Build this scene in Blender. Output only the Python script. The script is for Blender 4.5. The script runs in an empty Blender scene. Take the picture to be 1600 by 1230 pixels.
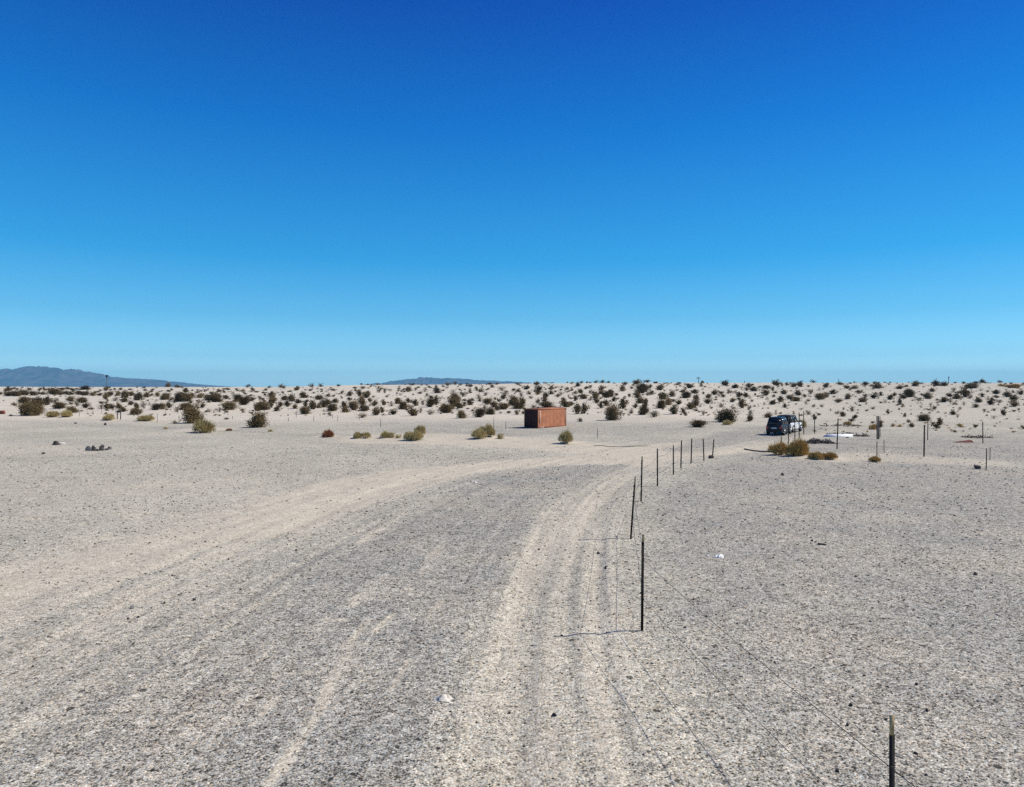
import bpy, bmesh, math, random
import numpy as np
from mathutils import Vector, Matrix

C = bpy.context.scene.collection
R = math.radians

# ------------------------------------------------------------------ camera
H, FPX = 5.2, 1111.0                      # camera height, focal length in photo pixels (1600 wide)
PITCH = math.atan(11.0/FPX)
cam = bpy.data.cameras.new('camera'); camo = bpy.data.objects.new('camera', cam); C.objects.link(camo)
cam.sensor_width = 36; cam.lens = 36*FPX/1600.0
cam.clip_start = 0.1; cam.clip_end = 60000
camo.location = (0, 0, H); camo.rotation_euler = (math.pi/2-PITCH, 0, 0)
bpy.context.scene.camera = camo

# ------------------------------------------------------------------ sky and sun
SUN_DIR = Vector((0.989, 0.146, 0)).normalized(); SUN_EL = R(47)
w = bpy.data.worlds.new('World'); bpy.context.scene.world = w; w.use_nodes = True
nt = w.node_tree; bg = nt.nodes['Background']
sky = nt.nodes.new('ShaderNodeTexSky'); sky.sky_type = 'NISHITA'; sky.sun_disc = False
sky.sun_elevation = SUN_EL; sky.sun_rotation = math.atan2(SUN_DIR.x, SUN_DIR.y)
sky.altitude = 100; sky.air_density = 1.0; sky.dust_density = 0.3; sky.ozone_density = 2.6
# the photograph's deep clear-air sky: the Nishita sky tinted by height above the horizon, the same all the way round
tcs = nt.nodes.new('ShaderNodeTexCoord'); sx = nt.nodes.new('ShaderNodeSeparateXYZ'); rmp = nt.nodes.new('ShaderNodeValToRGB')
nt.links.new(tcs.outputs['Generated'], sx.inputs[0]); nt.links.new(sx.outputs['Z'], rmp.inputs[0])
SKY = [(0.0, (2.50, 3.95, 4.95)), (.017, (2.40, 3.85, 4.80)), (.040, (1.36, 2.72, 3.75)), (.094, (.655, 2.02, 3.05)), (.172, (.199, 1.56, 2.82)), (.334, (.046, .94, 2.48)), (.477, (.031, .458, 1.91)), (.75, (.024, .27, 1.15)), (1.0, (.021, .21, .90))]  # top stops, above the view, are darkened to weaken the blue fill
while len(rmp.color_ramp.elements) < len(SKY): rmp.color_ramp.elements.new(.5)
for e_, (p_, c_) in zip(rmp.color_ramp.elements, SKY): e_.position = p_
for e_, (p_, c_) in zip(rmp.color_ramp.elements, SKY): e_.color = (c_[0]/5, c_[1]/5, c_[2]/5, 1)
vm_ = nt.nodes.new('ShaderNodeVectorMath'); vm_.operation = 'MULTIPLY'; vm2_ = nt.nodes.new('ShaderNodeVectorMath'); vm2_.operation = 'SCALE'; vm2_.inputs['Scale'].default_value = 5
gam = nt.nodes.new('ShaderNodeGamma'); gam.inputs[1].default_value = .5   # evens out the sunward side, as in the photograph
nt.links.new(sky.outputs[0], gam.inputs[0]); nt.links.new(gam.outputs[0], vm_.inputs[0]); nt.links.new(rmp.outputs[0], vm_.inputs[1]); nt.links.new(vm_.outputs[0], vm2_.inputs[0])
nt.links.new(vm2_.outputs[0], bg.inputs[0]); bg.inputs[1].default_value = 0.12
sl = bpy.data.lights.new('sun', 'SUN'); sl.energy = 5.0; sl.angle = R(0.5); sl.color = (1, .93, .80)
so = bpy.data.objects.new('sun', sl); C.objects.link(so)
S = Vector((SUN_DIR.x*math.cos(SUN_EL), SUN_DIR.y*math.cos(SUN_EL), math.sin(SUN_EL)))
so.rotation_euler = S.to_track_quat('Z', 'Y').to_euler(); so.location = (40, 0, 60)
vs = bpy.context.scene.view_settings
vs.view_transform = 'Standard'; vs.look = 'None'; vs.gamma = 1; vs.exposure = 0.0; vs.use_curve_mapping = False
bpy.context.scene.cycles.volume_bounces = 0
bpy.context.scene.cycles.max_bounces = 5
bpy.context.scene.cycles.use_denoising = False

# ------------------------------------------------------------------ helpers
def vnoise(x, y, seed=0):
    x = np.asarray(x, float); y = np.asarray(y, float)
    xi = np.floor(x).astype(np.int64); yi = np.floor(y).astype(np.int64)
    fx = x-xi; fy = y-yi; fx = fx*fx*(3-2*fx); fy = fy*fy*(3-2*fy)
    def h(a, b):
        n = (a*374761393+b*668265263+seed*982451653) & 0xffffffff
        n = ((n ^ (n >> 13))*1274126177) & 0xffffffff
        return ((n ^ (n >> 16)) & 0xffff)/65535.0
    return (h(xi, yi)*(1-fx)+h(xi+1, yi)*fx)*(1-fy)+(h(xi, yi+1)*(1-fx)+h(xi+1, yi+1)*fx)*fy
def fbm(x, y, o=4, seed=0):
    s = 0; a = .5; t = 0
    for i in range(o):
        s = s+a*vnoise(x*2**i+17.3*i, y*2**i-9.1*i, seed+i); t += a; a *= .5
    return s/t-.5
def sstep(a, b, x):
    t = np.clip((x-a)/(b-a), 0, 1); return t*t*(3-2*t)

CREST_PX = [-600, 0, 150, 300, 430, 560, 640, 800, 900, 1060, 1350, 1600, 2200]
CREST_ROW = [607, 604.5, 605, 605, 605, 601.5, 601.5, 599.5, 598.8, 598, 598, 598.2, 599]
YP = [-2000, 0, 72, 92, 130, 180, 250, 310, 350, 372, 410, 480, 700, 1500, 9000]
FP = [0, 0, 0, .012, .085, .225, .50, .75, .93, 1.0, .985, .85, .25, 0, 0]
_yy = np.arange(-2000, 9001, 1.0); _ff = np.interp(_yy, YP, FP)
_k = np.hanning(41); _k /= _k.sum(); _ff = np.convolve(np.pad(_ff, 20, 'edge'), _k, 'valid')
MOUNDS = []                                  # x, y, rx, ry, h   sand hummocks under bushes
def zf(x, y, mounds=True):
    x = np.asarray(x, float); y = np.asarray(y, float)
    row = np.interp(800+FPX*x/np.maximum(y, 120), CREST_PX, CREST_ROW)
    zc = H+(604-row)/FPX*372
    z = np.interp(y, _yy, _ff)*zc
    d = sstep(85, 150, y)
    z = z+d*(fbm(x/22, y/26, 3, 5)*0.9+fbm(x/5., y/6., 3, 9)*0.38)*(1-.6*sstep(300, 360, y))
    z = z+.10*fbm(x/9, y/9, 3, 3)*sstep(6, 20, y)*(1-d)
    z = z+.25*fbm(x/30, y/30, 2, 33)*sstep(25, 60, y)*(1-d)
    if mounds:
        for mx, my, rx, ry, h in MOUNDS:
            q = ((x-mx)/rx)**2+((y-my)/ry)**2
            z = z+np.where(q < 6, h*np.exp(-np.minimum(q, 30)), 0)
    return z
_T = np.exp(np.linspace(math.log(4), math.log(430), 1400))
def ray(px, py):
    u = (px-800)/FPX; v = (615-py)/FPX
    return u, math.cos(PITCH)+v*math.sin(PITCH), -math.sin(PITCH)+v*math.cos(PITCH)
def at(px, py):
    """ground point seen at a photo pixel (crest of the dune when the pixel is above the ground)"""
    dx, dy, dz = ray(px, py)
    X, Y, Z = dx*_T, dy*_T, H+dz*_T
    g = zf(X, Y); b = np.nonzero(Z < g)[0]
    if len(b) and b[0] > 0:
        i = b[0]; a0 = Z[i-1]-g[i-1]; a1 = g[i]-Z[i]; t = _T[i-1]+(_T[i]-_T[i-1])*a0/(a0+a1)
    else:
        m = (Y > 280) & (Y < 400); i = np.argmin(np.where(m, Z-g, 1e9)); t = _T[i]
    x, y = dx*t, dy*t
    return Vector((x, y, float(zf(x, y))))
def flat_at(px, py):
    dx, dy, dz = ray(px, max(py, 640)); t = -H/dz
    return (dx*t, dy*t)
def project(p):
    x, y, z = p[0], p[1], p[2]-H
    f = y*math.cos(PITCH)-z*math.sin(PITCH); u = y*math.sin(PITCH)+z*math.cos(PITCH)
    return 800+FPX*x/f, 615-FPX*u/f

def tag(o, label=None, cat=None, group=None, kind=None):
    if label: o['label'] = label
    if cat: o['category'] = cat
    if group: o['group'] = group
    if kind: o['kind'] = kind
    return o
def empty(name, loc, rz=0):
    o = bpy.data.objects.new(name, None); C.objects.link(o); o.location = loc; o.rotation_euler = (0, 0, rz)
    o.empty_display_size = .2
    return o
def mesh(name, verts, faces, mats, midx=None, smooth=False):
    me = bpy.data.meshes.new(name)
    V = np.asarray(verts, np.float32); me.vertices.add(len(V)); me.vertices.foreach_set('co', V.ravel())
    if isinstance(faces, np.ndarray):
        n, k = faces.shape; idx = faces.ravel(); tot = np.full(n, k)
    else:
        tot = np.array([len(f) for f in faces]); idx = np.array([i for f in faces for i in f]); n = len(faces)
    me.loops.add(len(idx)); me.loops.foreach_set('vertex_index', idx.astype(np.int32))
    me.polygons.add(n); st = np.concatenate([[0], np.cumsum(tot)[:-1]])
    me.polygons.foreach_set('loop_start', st.astype(np.int32)); me.polygons.foreach_set('loop_total', tot.astype(np.int32))
    for m in (mats if isinstance(mats, (list, tuple)) else [mats]): me.materials.append(m)
    if midx is not None: me.polygons.foreach_set('material_index', np.asarray(midx, np.int32))
    if smooth: me.polygons.foreach_set('use_smooth', np.ones(n, bool))
    me.update(calc_edges=True); me.validate()
    return me
def obj(name, me, parent=None, loc=None):
    o = bpy.data.objects.new(name, me); C.objects.link(o)
    if parent: o.parent = parent
    if loc is not None: o.location = loc
    return o
class MB:
    def __init__(s): s.v = []; s.f = []
    def add(s, v, f):
        n = len(s.v); s.v += [tuple(a) for a in v]; s.f += [tuple(i+n for i in q) for q in f]; return s
    def box(s, x0, x1, y0, y1, z0, z1, b=0):
        v = [(x, y, z) for x in (x0, x1) for y in (y0, y1) for z in (z0, z1)]
        return s.add(v, [(0, 1, 3, 2), (4, 6, 7, 5), (0, 4, 5, 1), (2, 3, 7, 6), (0, 2, 6, 4), (1, 5, 7, 3)])
    def tube(s, pts, r, n=6):
        pts = [Vector(p) for p in pts]; rr = r if isinstance(r, (list, tuple)) else [r]*len(pts); V = []; F = []
        for i, p in enumerate(pts):
            d = (pts[min(i+1, len(pts)-1)]-pts[max(i-1, 0)]).normalized()
            a = d.orthogonal().normalized() if abs(d.z) > .99 else Vector((-d.y, d.x, 0)).normalized(); b = d.cross(a)
            for k in range(n):
                t = 2*math.pi*k/n; V.append(p+(a*math.cos(t)+b*math.sin(t))*rr[i])
        for i in range(len(pts)-1):
            for k in range(n): F.append((i*n+k, i*n+(k+1) % n, (i+1)*n+(k+1) % n, (i+1)*n+k))
        F.append(tuple(range(n-1, -1, -1))); F.append(tuple((len(pts)-1)*n+k for k in range(n)))
        return s.add(V, F)
    def ring_loft(s, rings, cap=True):
        n = len(rings[0]); V = [p for r in rings for p in r]; F = []
        for i in range(len(rings)-1):
            for k in range(n): F.append((i*n+k, i*n+(k+1) % n, (i+1)*n+(k+1) % n, (i+1)*n+k))
        if cap: F.append(tuple(range(n-1, -1, -1))); F.append(tuple((len(rings)-1)*n+k for k in range(n)))
        return s.add(V, F)
    def cyl(s, c, axis, r0, r1, h, n=16):
        a = {'x': Vector((1, 0, 0)), 'y': Vector((0, 1, 0)), 'z': Vector((0, 0, 1))}[axis]; c = Vector(c)
        return s.tube([c, c+a*h], [r0, r1], n)
    def build(s, name, mat, parent=None, bevel=0, smooth=False):
        me = mesh(name, s.v, s.f, mat, smooth=smooth)
        bm = bmesh.new(); bm.from_mesh(me); bmesh.ops.recalc_face_normals(bm, faces=bm.faces)
        if bevel: bmesh.ops.bevel(bm, geom=[e for e in bm.edges if e.calc_face_angle(0) > .5], offset=bevel, segments=2, profile=.6, affect='EDGES')
        bm.to_mesh(me); bm.free()
        return obj(name, me, parent)

# ------------------------------------------------------------------ materials
def mat(name, col, rough=.8, metal=0, noise=0, nscale=6, bump=0, spec=.3):
    m = bpy.data.materials.new(name); m.use_nodes = True; t = m.node_tree; b = t.nodes['Principled BSDF']
    b.inputs['Base Color'].default_value = (*col, 1); b.inputs['Roughness'].default_value = rough
    b.inputs['Metallic'].default_value = metal; b.inputs['Specular IOR Level'].default_value = spec
    if noise:
        tc = t.nodes.new('ShaderNodeTexCoord'); n = t.nodes.new('ShaderNodeTexNoise'); n.inputs['Scale'].default_value = nscale
        n.inputs['Detail'].default_value = 5
        mx = t.nodes.new('ShaderNodeMapRange'); mx.inputs['From Min'].default_value = .3; mx.inputs['From Max'].default_value = .7
        mx.inputs['To Min'].default_value = 1-noise; mx.inputs['To Max'].default_value = 1+noise
        v = t.nodes.new('ShaderNodeVectorMath'); v.operation = 'SCALE'; v.inputs[0].default_value = col
        t.links.new(tc.outputs['Object'], n.inputs[0]); t.links.new(n.outputs[0], mx.inputs[0]); t.links.new(mx.outputs[0], v.inputs['Scale'])
        t.links.new(v.outputs[0], b.inputs['Base Color'])
        if bump:
            bp = t.nodes.new('ShaderNodeBump'); bp.inputs['Strength'].default_value = bump; bp.inputs['Distance'].default_value = .02
            t.links.new(n.outputs[0], bp.inputs['Height']); t.links.new(bp.outputs[0], b.inputs['Normal'])
    return m
def leafmat(name, c0, c1, trans=.15):
    """foliage: colour differs from clump to clump and from plant to plant"""
    m = bpy.data.materials.new(name); m.use_nodes = True; t = m.node_tree; b = t.nodes['Principled BSDF']
    g = t.nodes.new('ShaderNodeNewGeometry'); oi = t.nodes.new('ShaderNodeObjectInfo'); mx = t.nodes.new('ShaderNodeMix'); mx.data_type = 'RGBA'
    ad = t.nodes.new('ShaderNodeMath'); ad.operation = 'ADD'; ml = t.nodes.new('ShaderNodeMath'); ml.operation = 'MULTIPLY'; ml.inputs[1].default_value = .5
    t.links.new(g.outputs['Random Per Island'], ad.inputs[0]); t.links.new(oi.outputs['Random'], ad.inputs[1])
    t.links.new(ad.outputs[0], ml.inputs[0]); t.links.new(ml.outputs[0], mx.inputs['Factor'])
    mx.inputs['A'].default_value = (*c0, 1); mx.inputs['B'].default_value = (*c1, 1)
    t.links.new(mx.outputs['Result'], b.inputs['Base Color']); b.inputs['Roughness'].default_value = .75
    b.inputs['Specular IOR Level'].default_value = .2
    return m
M = dict(
    creosote=leafmat('creosote_leaf', (.070, .047, .017), (.19, .132, .056)),
    creosote_stem=mat('creosote_stem', (.085, .062, .045), .85),
    pale=leafmat('pale_scrub', (.15, .115, .070), (.25, .20, .12)),
    olive=leafmat('olive_scrub', (.34, .26, .095), (.62, .51, .25)),
    golden=leafmat('golden_scrub', (.36, .215, .055), (.62, .43, .16)),
    russet=leafmat('russet_scrub', (.20, .075, .025), (.34, .14, .05)),
    dead=mat('dead_wood', (.12, .095, .075), .9),
    rock=mat('dark_rock', (.060, .052, .050), .9, noise=.5, nscale=9, bump=.6),
    greyrock=mat('grey_rock', (.20, .19, .18), .9, noise=.4, nscale=9, bump=.6),
    whiterock=mat('pale_stone', (.60, .57, .52), .9, noise=.2, nscale=12),
    tanrock=mat('tan_stone', (.36, .28, .21), .9, noise=.3, nscale=12),
    post=mat('dark_post_paint', (.014, .013, .013), .8, noise=.5, nscale=30),
    posttip=mat('faded_post_tip', (.36, .29, .16), .7, noise=.3, nscale=20),
    wire=mat('fence_wire', (.06, .055, .055), .55, .6),
    greypost=mat('weathered_grey_post', (.13, .12, .115), .85, noise=.4, nscale=12),
    timber=mat('weathered_timber', (.095, .080, .075), .9, noise=.4, nscale=8, bump=.3),
    rust=mat('container_orange', (.46, .185, .095), .75, noise=.22, nscale=1.6, bump=.08),
    rustdark=mat('container_rust', (.15, .042, .026), .85, noise=.4, nscale=5),
    doorshade=mat('container_door_shaded_brown', (.060, .024, .020), .85, noise=.4, nscale=5),  # brown darkened to put the shade of the door end into the colour
    castmetal=mat('container_pale_mark', (.72, .55, .45), .6, noise=.15, nscale=8),
    carblack=mat('dark_blue_car_paint', (.008, .011, .022), .38, .0, spec=.35),
    carwhite=mat('white_car_paint', (.80, .81, .82), .3, spec=.5),
    glass=mat('dark_car_glass', (.008, .009, .012), .12, spec=.35),
    tyre=mat('tyre_rubber', (.02, .02, .02), .9),
    rim=mat('wheel_rim', (.42, .42, .44), .35, .8),
    trim=mat('black_trim', (.018, .018, .02), .6),
    redlamp=mat('red_lamp_glass', (.35, .012, .010), .2, spec=.6),
    clearlamp=mat('clear_lamp_glass', (.6, .62, .62), .15, spec=.6),
    plate=mat('licence_plate', (.6, .6, .56), .5),
    hose=mat('black_hose', (.022, .022, .022), .55),
    slab=mat('white_slab', (.70, .71, .70), .8, noise=.12, nscale=1.5),
    cloth=mat('crumpled_white_cloth', (.62, .57, .50), .9, noise=.3, nscale=14, bump=.5),
    paper=mat('white_scrap', (.82, .81, .80), .7),
)
# ------------------------------------------------------------------ ground relief: sand hummocks under the larger bushes
def mound(px, py, wpx, h, k=.8):
    x, y, z = at(px, py); r = wpx*y/FPX*k
    MOUNDS.append((x, y, r, r*1.2, h))
for px, py, wp, h in [(757, 685, 40, .30), (880, 692, 26, .14), (648, 688, 40, .22), (610, 684, 30, .18), (566, 684, 36, .22),
                      (228, 657, 26, .40), (172, 656, 20, .35), (318, 672, 42, .25), (1250, 711, 44, .12), (1285, 716, 44, .14), (511, 682, 20, .06),
                      (92, 652, 40, .2)]:
    mound(px, py, wp, h)

# ------------------------------------------------------------------ ground sheet
def axis(lo, hi, base, grow_a, far_a):
    out = [0.0]; x = 0.0
    while x < hi:
        x += max(base, grow_a*abs(x)) if x < 420 else far_a*abs(x)
        out.append(x)
    neg = []; x = 0.0
    while x > lo:
        x -= max(base, grow_a*abs(x)) if x > -420 else far_a*abs(x)
        neg.append(x)
    return np.array(neg[::-1]+out)
xs = axis(-11000, 11000, .085, .016, .12)
ys = [5.0]
while ys[-1] < 520: ys.append(ys[-1]+max(.085, .0082*ys[-1]))
while ys[-1] < 12000: ys.append(ys[-1]*1.1)
ys = np.array([-600, -200, -90, -40, -20, -10, -6, -3, -1, 0, 1, 2, 3, 3.6, 4.2, 4.6]+ys)
GX, GY = np.meshgrid(xs, ys)
nx, ny = len(xs), len(ys)
X, Y = GX.ravel(), GY.ravel()
Z = zf(X, Y)

def seg_dist(X, Y, pts):
    """distance to a polyline, signed side, and arc length along it"""
    best = np.full(X.shape, 1e9); side = np.zeros(X.shape); arc = np.zeros(X.shape); acc = 0
    for (ax, ay), (bx, by) in zip(pts[:-1], pts[1:]):
        dx, dy = bx-ax, by-ay; L2 = dx*dx+dy*dy; L = math.sqrt(L2)
        t = np.clip(((X-ax)*dx+(Y-ay)*dy)/L2, 0, 1)
        ex, ey = X-ax-t*dx, Y-ay-t*dy; d = np.hypot(ex, ey); m = d < best
        best = np.where(m, d, best); side = np.where(m, np.sign(dy*ex-dx*ey), side); arc = np.where(m, acc+t*L, arc)
        acc += L
    return best, side, arc
def smooth_path(pts, n=8):
    out = []
    for i in range(len(pts)-1):
        p0, p1, p2, p3 = [np.array(pts[min(max(j, 0), len(pts)-1)], float) for j in (i-1, i, i+1, i+2)]
        for k in range(n):
            t = k/n
            out.append(tuple(.5*((2*p1)+(-p0+p2)*t+(2*p0-5*p1+4*p2-p3)*t*t+(-p0+3*p1-3*p2+p3)*t**3)))
    out.append(tuple(pts[-1])); return out
def poly_mask(pix, soft, X=X, Y=Y):
    P = [flat_at(*p) for p in pix]; P.append(P[0])
    d, _, _ = seg_dist(X, Y, P); ins = np.zeros(X.shape, bool)
    for (ax, ay), (bx, by) in zip(P[:-1], P[1:]):
        if ay == by: continue
        c = ((ay > Y) != (by > Y)) & (X < (bx-ax)*(Y-ay)/(by-ay)+ax); ins ^= c
    sd = np.where(ins, d, -d); s = soft*(1+Y.clip(0)/40.)
    return sstep(-s, s, sd+fbm(X/1.3, Y/2.2, 3, 11)*soft*1.6)
def stroke(pix, wpx, X=X, Y=Y):
    P = [flat_at(*p) for p in pix]; d, _, _ = seg_dist(X, Y, P); wd = wpx*np.interp(0, [0, 1], [P[0][1], P[-1][1]])/FPX
    return 1-sstep(wd*.35, wd*1.1, d+fbm(X*2, Y*2, 2, 4)*wd)

near = Y > 0
CL = smooth_path([flat_at(*p) for p in [(835, 1900), (850, 1230), (852, 1000), (872, 880), (905, 805), (955, 757), (1010, 732), (1080, 713), (1150, 698), (1230, 683), (1330, 672), (1500, 660)]])
dC, sC, aC = seg_dist(X, Y, CL)
LAT = dC*sC                                  # + to the right of the track
gravel = poly_mask([(990, 729), (920, 727.5), (850, 731), (740, 742), (650, 766), (560, 800), (480, 835), (380, 880), (250, 945), (100, 1040), (0, 1110),
                    (-400, 1330), (-400, 1900), (640, 1900), (705, 1230), (735, 1100), (752, 1000), (785, 905), (815, 852), (855, 806), (900, 771), (955, 745)], .5)
edge = np.clip(1-(Y-6)/50, 0, 1)
gravel = gravel*np.clip(1.0-.65*sstep(-4.0, -9.5, LAT), .3, 1)
g2 = poly_mask([(1030, 704), (1080, 692), (1120, 676), (1180, 667), (1260, 664), (1300, 670), (1240, 684), (1180, 694), (1120, 703), (1070, 709)], .7)
g3 = poly_mask([(1060, 745), (1110, 722), (1165, 712), (1250, 716), (1400, 722), (1600, 735), (1900, 745), (1900, 790), (1500, 775), (1200, 770), (1100, 765)], 2.)
g4 = poly_mask([(560, 664), (620, 656), (840, 660), (1000, 662), (1130, 662), (1100, 678), (980, 683), (900, 680), (800, 684), (700, 680), (600, 678)], 1.)
g5 = poly_mask([(-300, 650), (0, 655), (150, 660), (300, 668), (450, 676), (570, 680), (570, 684), (450, 681), (300, 675), (150, 667), (0, 661), (-300, 656)], .8)
g6 = poly_mask([(0, 815), (120, 800), (330, 805), (330, 825), (160, 850), (0, 870), (-300, 900), (-300, 830)], 1.)
g7 = poly_mask([(1290, 690), (1400, 680), (1600, 690), (1900, 700), (1900, 722), (1600, 716), (1400, 706)], 1.5)
g8 = poly_mask([(560, 700), (700, 702), (900, 722), (850, 730), (640, 722), (520, 712), (420, 706)], 2.)
gr = np.clip(np.maximum.reduce([gravel, g2, g3*.40, g4*.55, g5*.55, g6*.40, g7*.35, g8*.3]), 0, 1)
s1 = poly_mask([(530, 690), (620, 686), (760, 690), (900, 695), (1000, 698), (1070, 690), (1130, 700), (1180, 698), (1235, 684), (1300, 676), (1235, 694), (1180, 706), (1110, 712), (1060, 720),
                (1015, 735), (985, 727), (920, 726), (850, 729), (740, 740), (650, 763), (560, 796), (480, 832), (380, 850), (330, 830), (400, 785), (500, 752), (620, 735), (760, 722), (920, 712), (820, 703), (700, 697), (560, 694)], .5)
s2 = poly_mask([(-200, 900), (0, 870), (100, 850), (200, 832), (300, 806), (420, 780), (560, 758), (600, 770), (480, 826), (380, 865), (250, 912), (120, 965), (0, 1020), (-200, 1080)], 2.2)
s8 = poly_mask([(-300, 690), (0, 688), (200, 700), (120, 716), (0, 712), (-300, 715)], 1.5)
s9 = poly_mask([(60, 760), (250, 745), (460, 742), (560, 736), (420, 762), (250, 775), (80, 785)], 2.)
right = sstep(1.0, 4.5, LAT)*sstep(95, 60, Y)*near
s3 = (1-sstep(.8, 1.9, np.abs(LAT+.2*fbm(aC/6, aC*0, 2, 2))))*sstep(80, 60, Y)
s4 = poly_mask([(560, 680), (680, 679), (820, 685), (900, 690), (960, 694), (960, 699), (800, 697), (640, 693), (520, 692)], .7)
s5 = poly_mask([(1180, 712), (1260, 716), (1400, 722), (1600, 731), (1600, 722), (1450, 712), (1330, 706), (1200, 708)], .7)
strokes = [([(725, 816), (712, 830)], 8), ([(697, 850), (675, 875), (656, 897)], 9), ([(578, 925), (547, 953)], 12), ([(690, 944), (672, 969)], 10),
           ([(615, 966), (587, 994)], 10), ([(577, 976), (545, 1020), (517, 1077), (499, 1119), (450, 1194), (420, 1240)], 10), ([(435, 1062), (484, 1059)], 9),
           ([(514, 974), (544, 976)], 8), ([(640, 800), (600, 826), (560, 850)], 6), ([(430, 1100), (400, 1140)], 10), ([(640, 1040), (610, 1090)], 9)]
s6 = np.zeros(X.shape)
sel = (Y > 7) & (Y < 45) & (np.abs(X) < 25)
for pp, wpx in strokes: s6[sel] = np.maximum(s6[sel], stroke(pp, wpx, X[sel], Y[sel]))
s7 = poly_mask([(1160, 664), (1128, 650), (1122, 632), (1150, 618), (1160, 606), (1154, 606), (1140, 618), (1113, 632), (1116, 650), (1140, 664)], .6)
s1 = s1*(1-.9*g2)
dune = sstep(88, 118, Y+6*fbm(X/12, Y/12, 2, 21))
tan = np.clip(np.maximum.reduce([s1, s2*.75, s8*.45, s9*.5, s3*.40, s4, s5*.6, s6*.62*(.45+.9*vnoise(X*1.7, Y*1.7, 91)), .26*near*sstep(-5.5, -9.5, LAT)*sstep(60, 40, Y)]), 0, 1)
for mx, my, rx, ry, h in MOUNDS:
    q = np.hypot((X-mx)/(rx*1.5), (Y-my)/(ry*1.5)); tan = np.maximum(tan, .95*(1-sstep(.5, 1.3, q)))
gr = np.maximum(gr, right*.80)
gy = sstep(.26, .50, X/np.maximum(Y, 1))*dune
dune = dune*(1-.55*gy); gr = np.maximum(gr, .30*gy)
gr = gr*(1-tan*.9)
trk = sstep(13, 5, np.abs(LAT+4))*sstep(2.9, 1.5, LAT)*sstep(95, 60, Y)*near

# shallow relief: ruts and berms that follow the track, a low crown on the road
rut = (vnoise(LAT*2.6, aC/14, 41)-.5)*.075+(vnoise(LAT*7, aC/9, 43)-.5)*.032
Z = Z+rut*trk*sstep(5, 8, Y)*(1-.65*gravel)
Z = Z+.10*gravel*sstep(60, 20, Y)
Z = Z+(fbm(X/.9, Y/.5, 3, 51)*.05)*sstep(.0, .6, tan)*(1-trk*.7)*sstep(70, 40, Y)*near
Z = Z+fbm(X/3.2, Y/2.2, 4, 67)*.16*near*sstep(-8, -12, LAT)*sstep(85, 50, Y)
Z = Z+fbm(X/1.1, Y/1.0, 3, 61)*.03*near*sstep(60, 30, Y)*(1-gravel)

i = np.arange((nx-1)*(ny-1)); r_, c_ = i//(nx-1), i % (nx-1); a = r_*nx+c_
faces = np.stack([a, a+1, a+nx+1, a+nx], 1)

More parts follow.
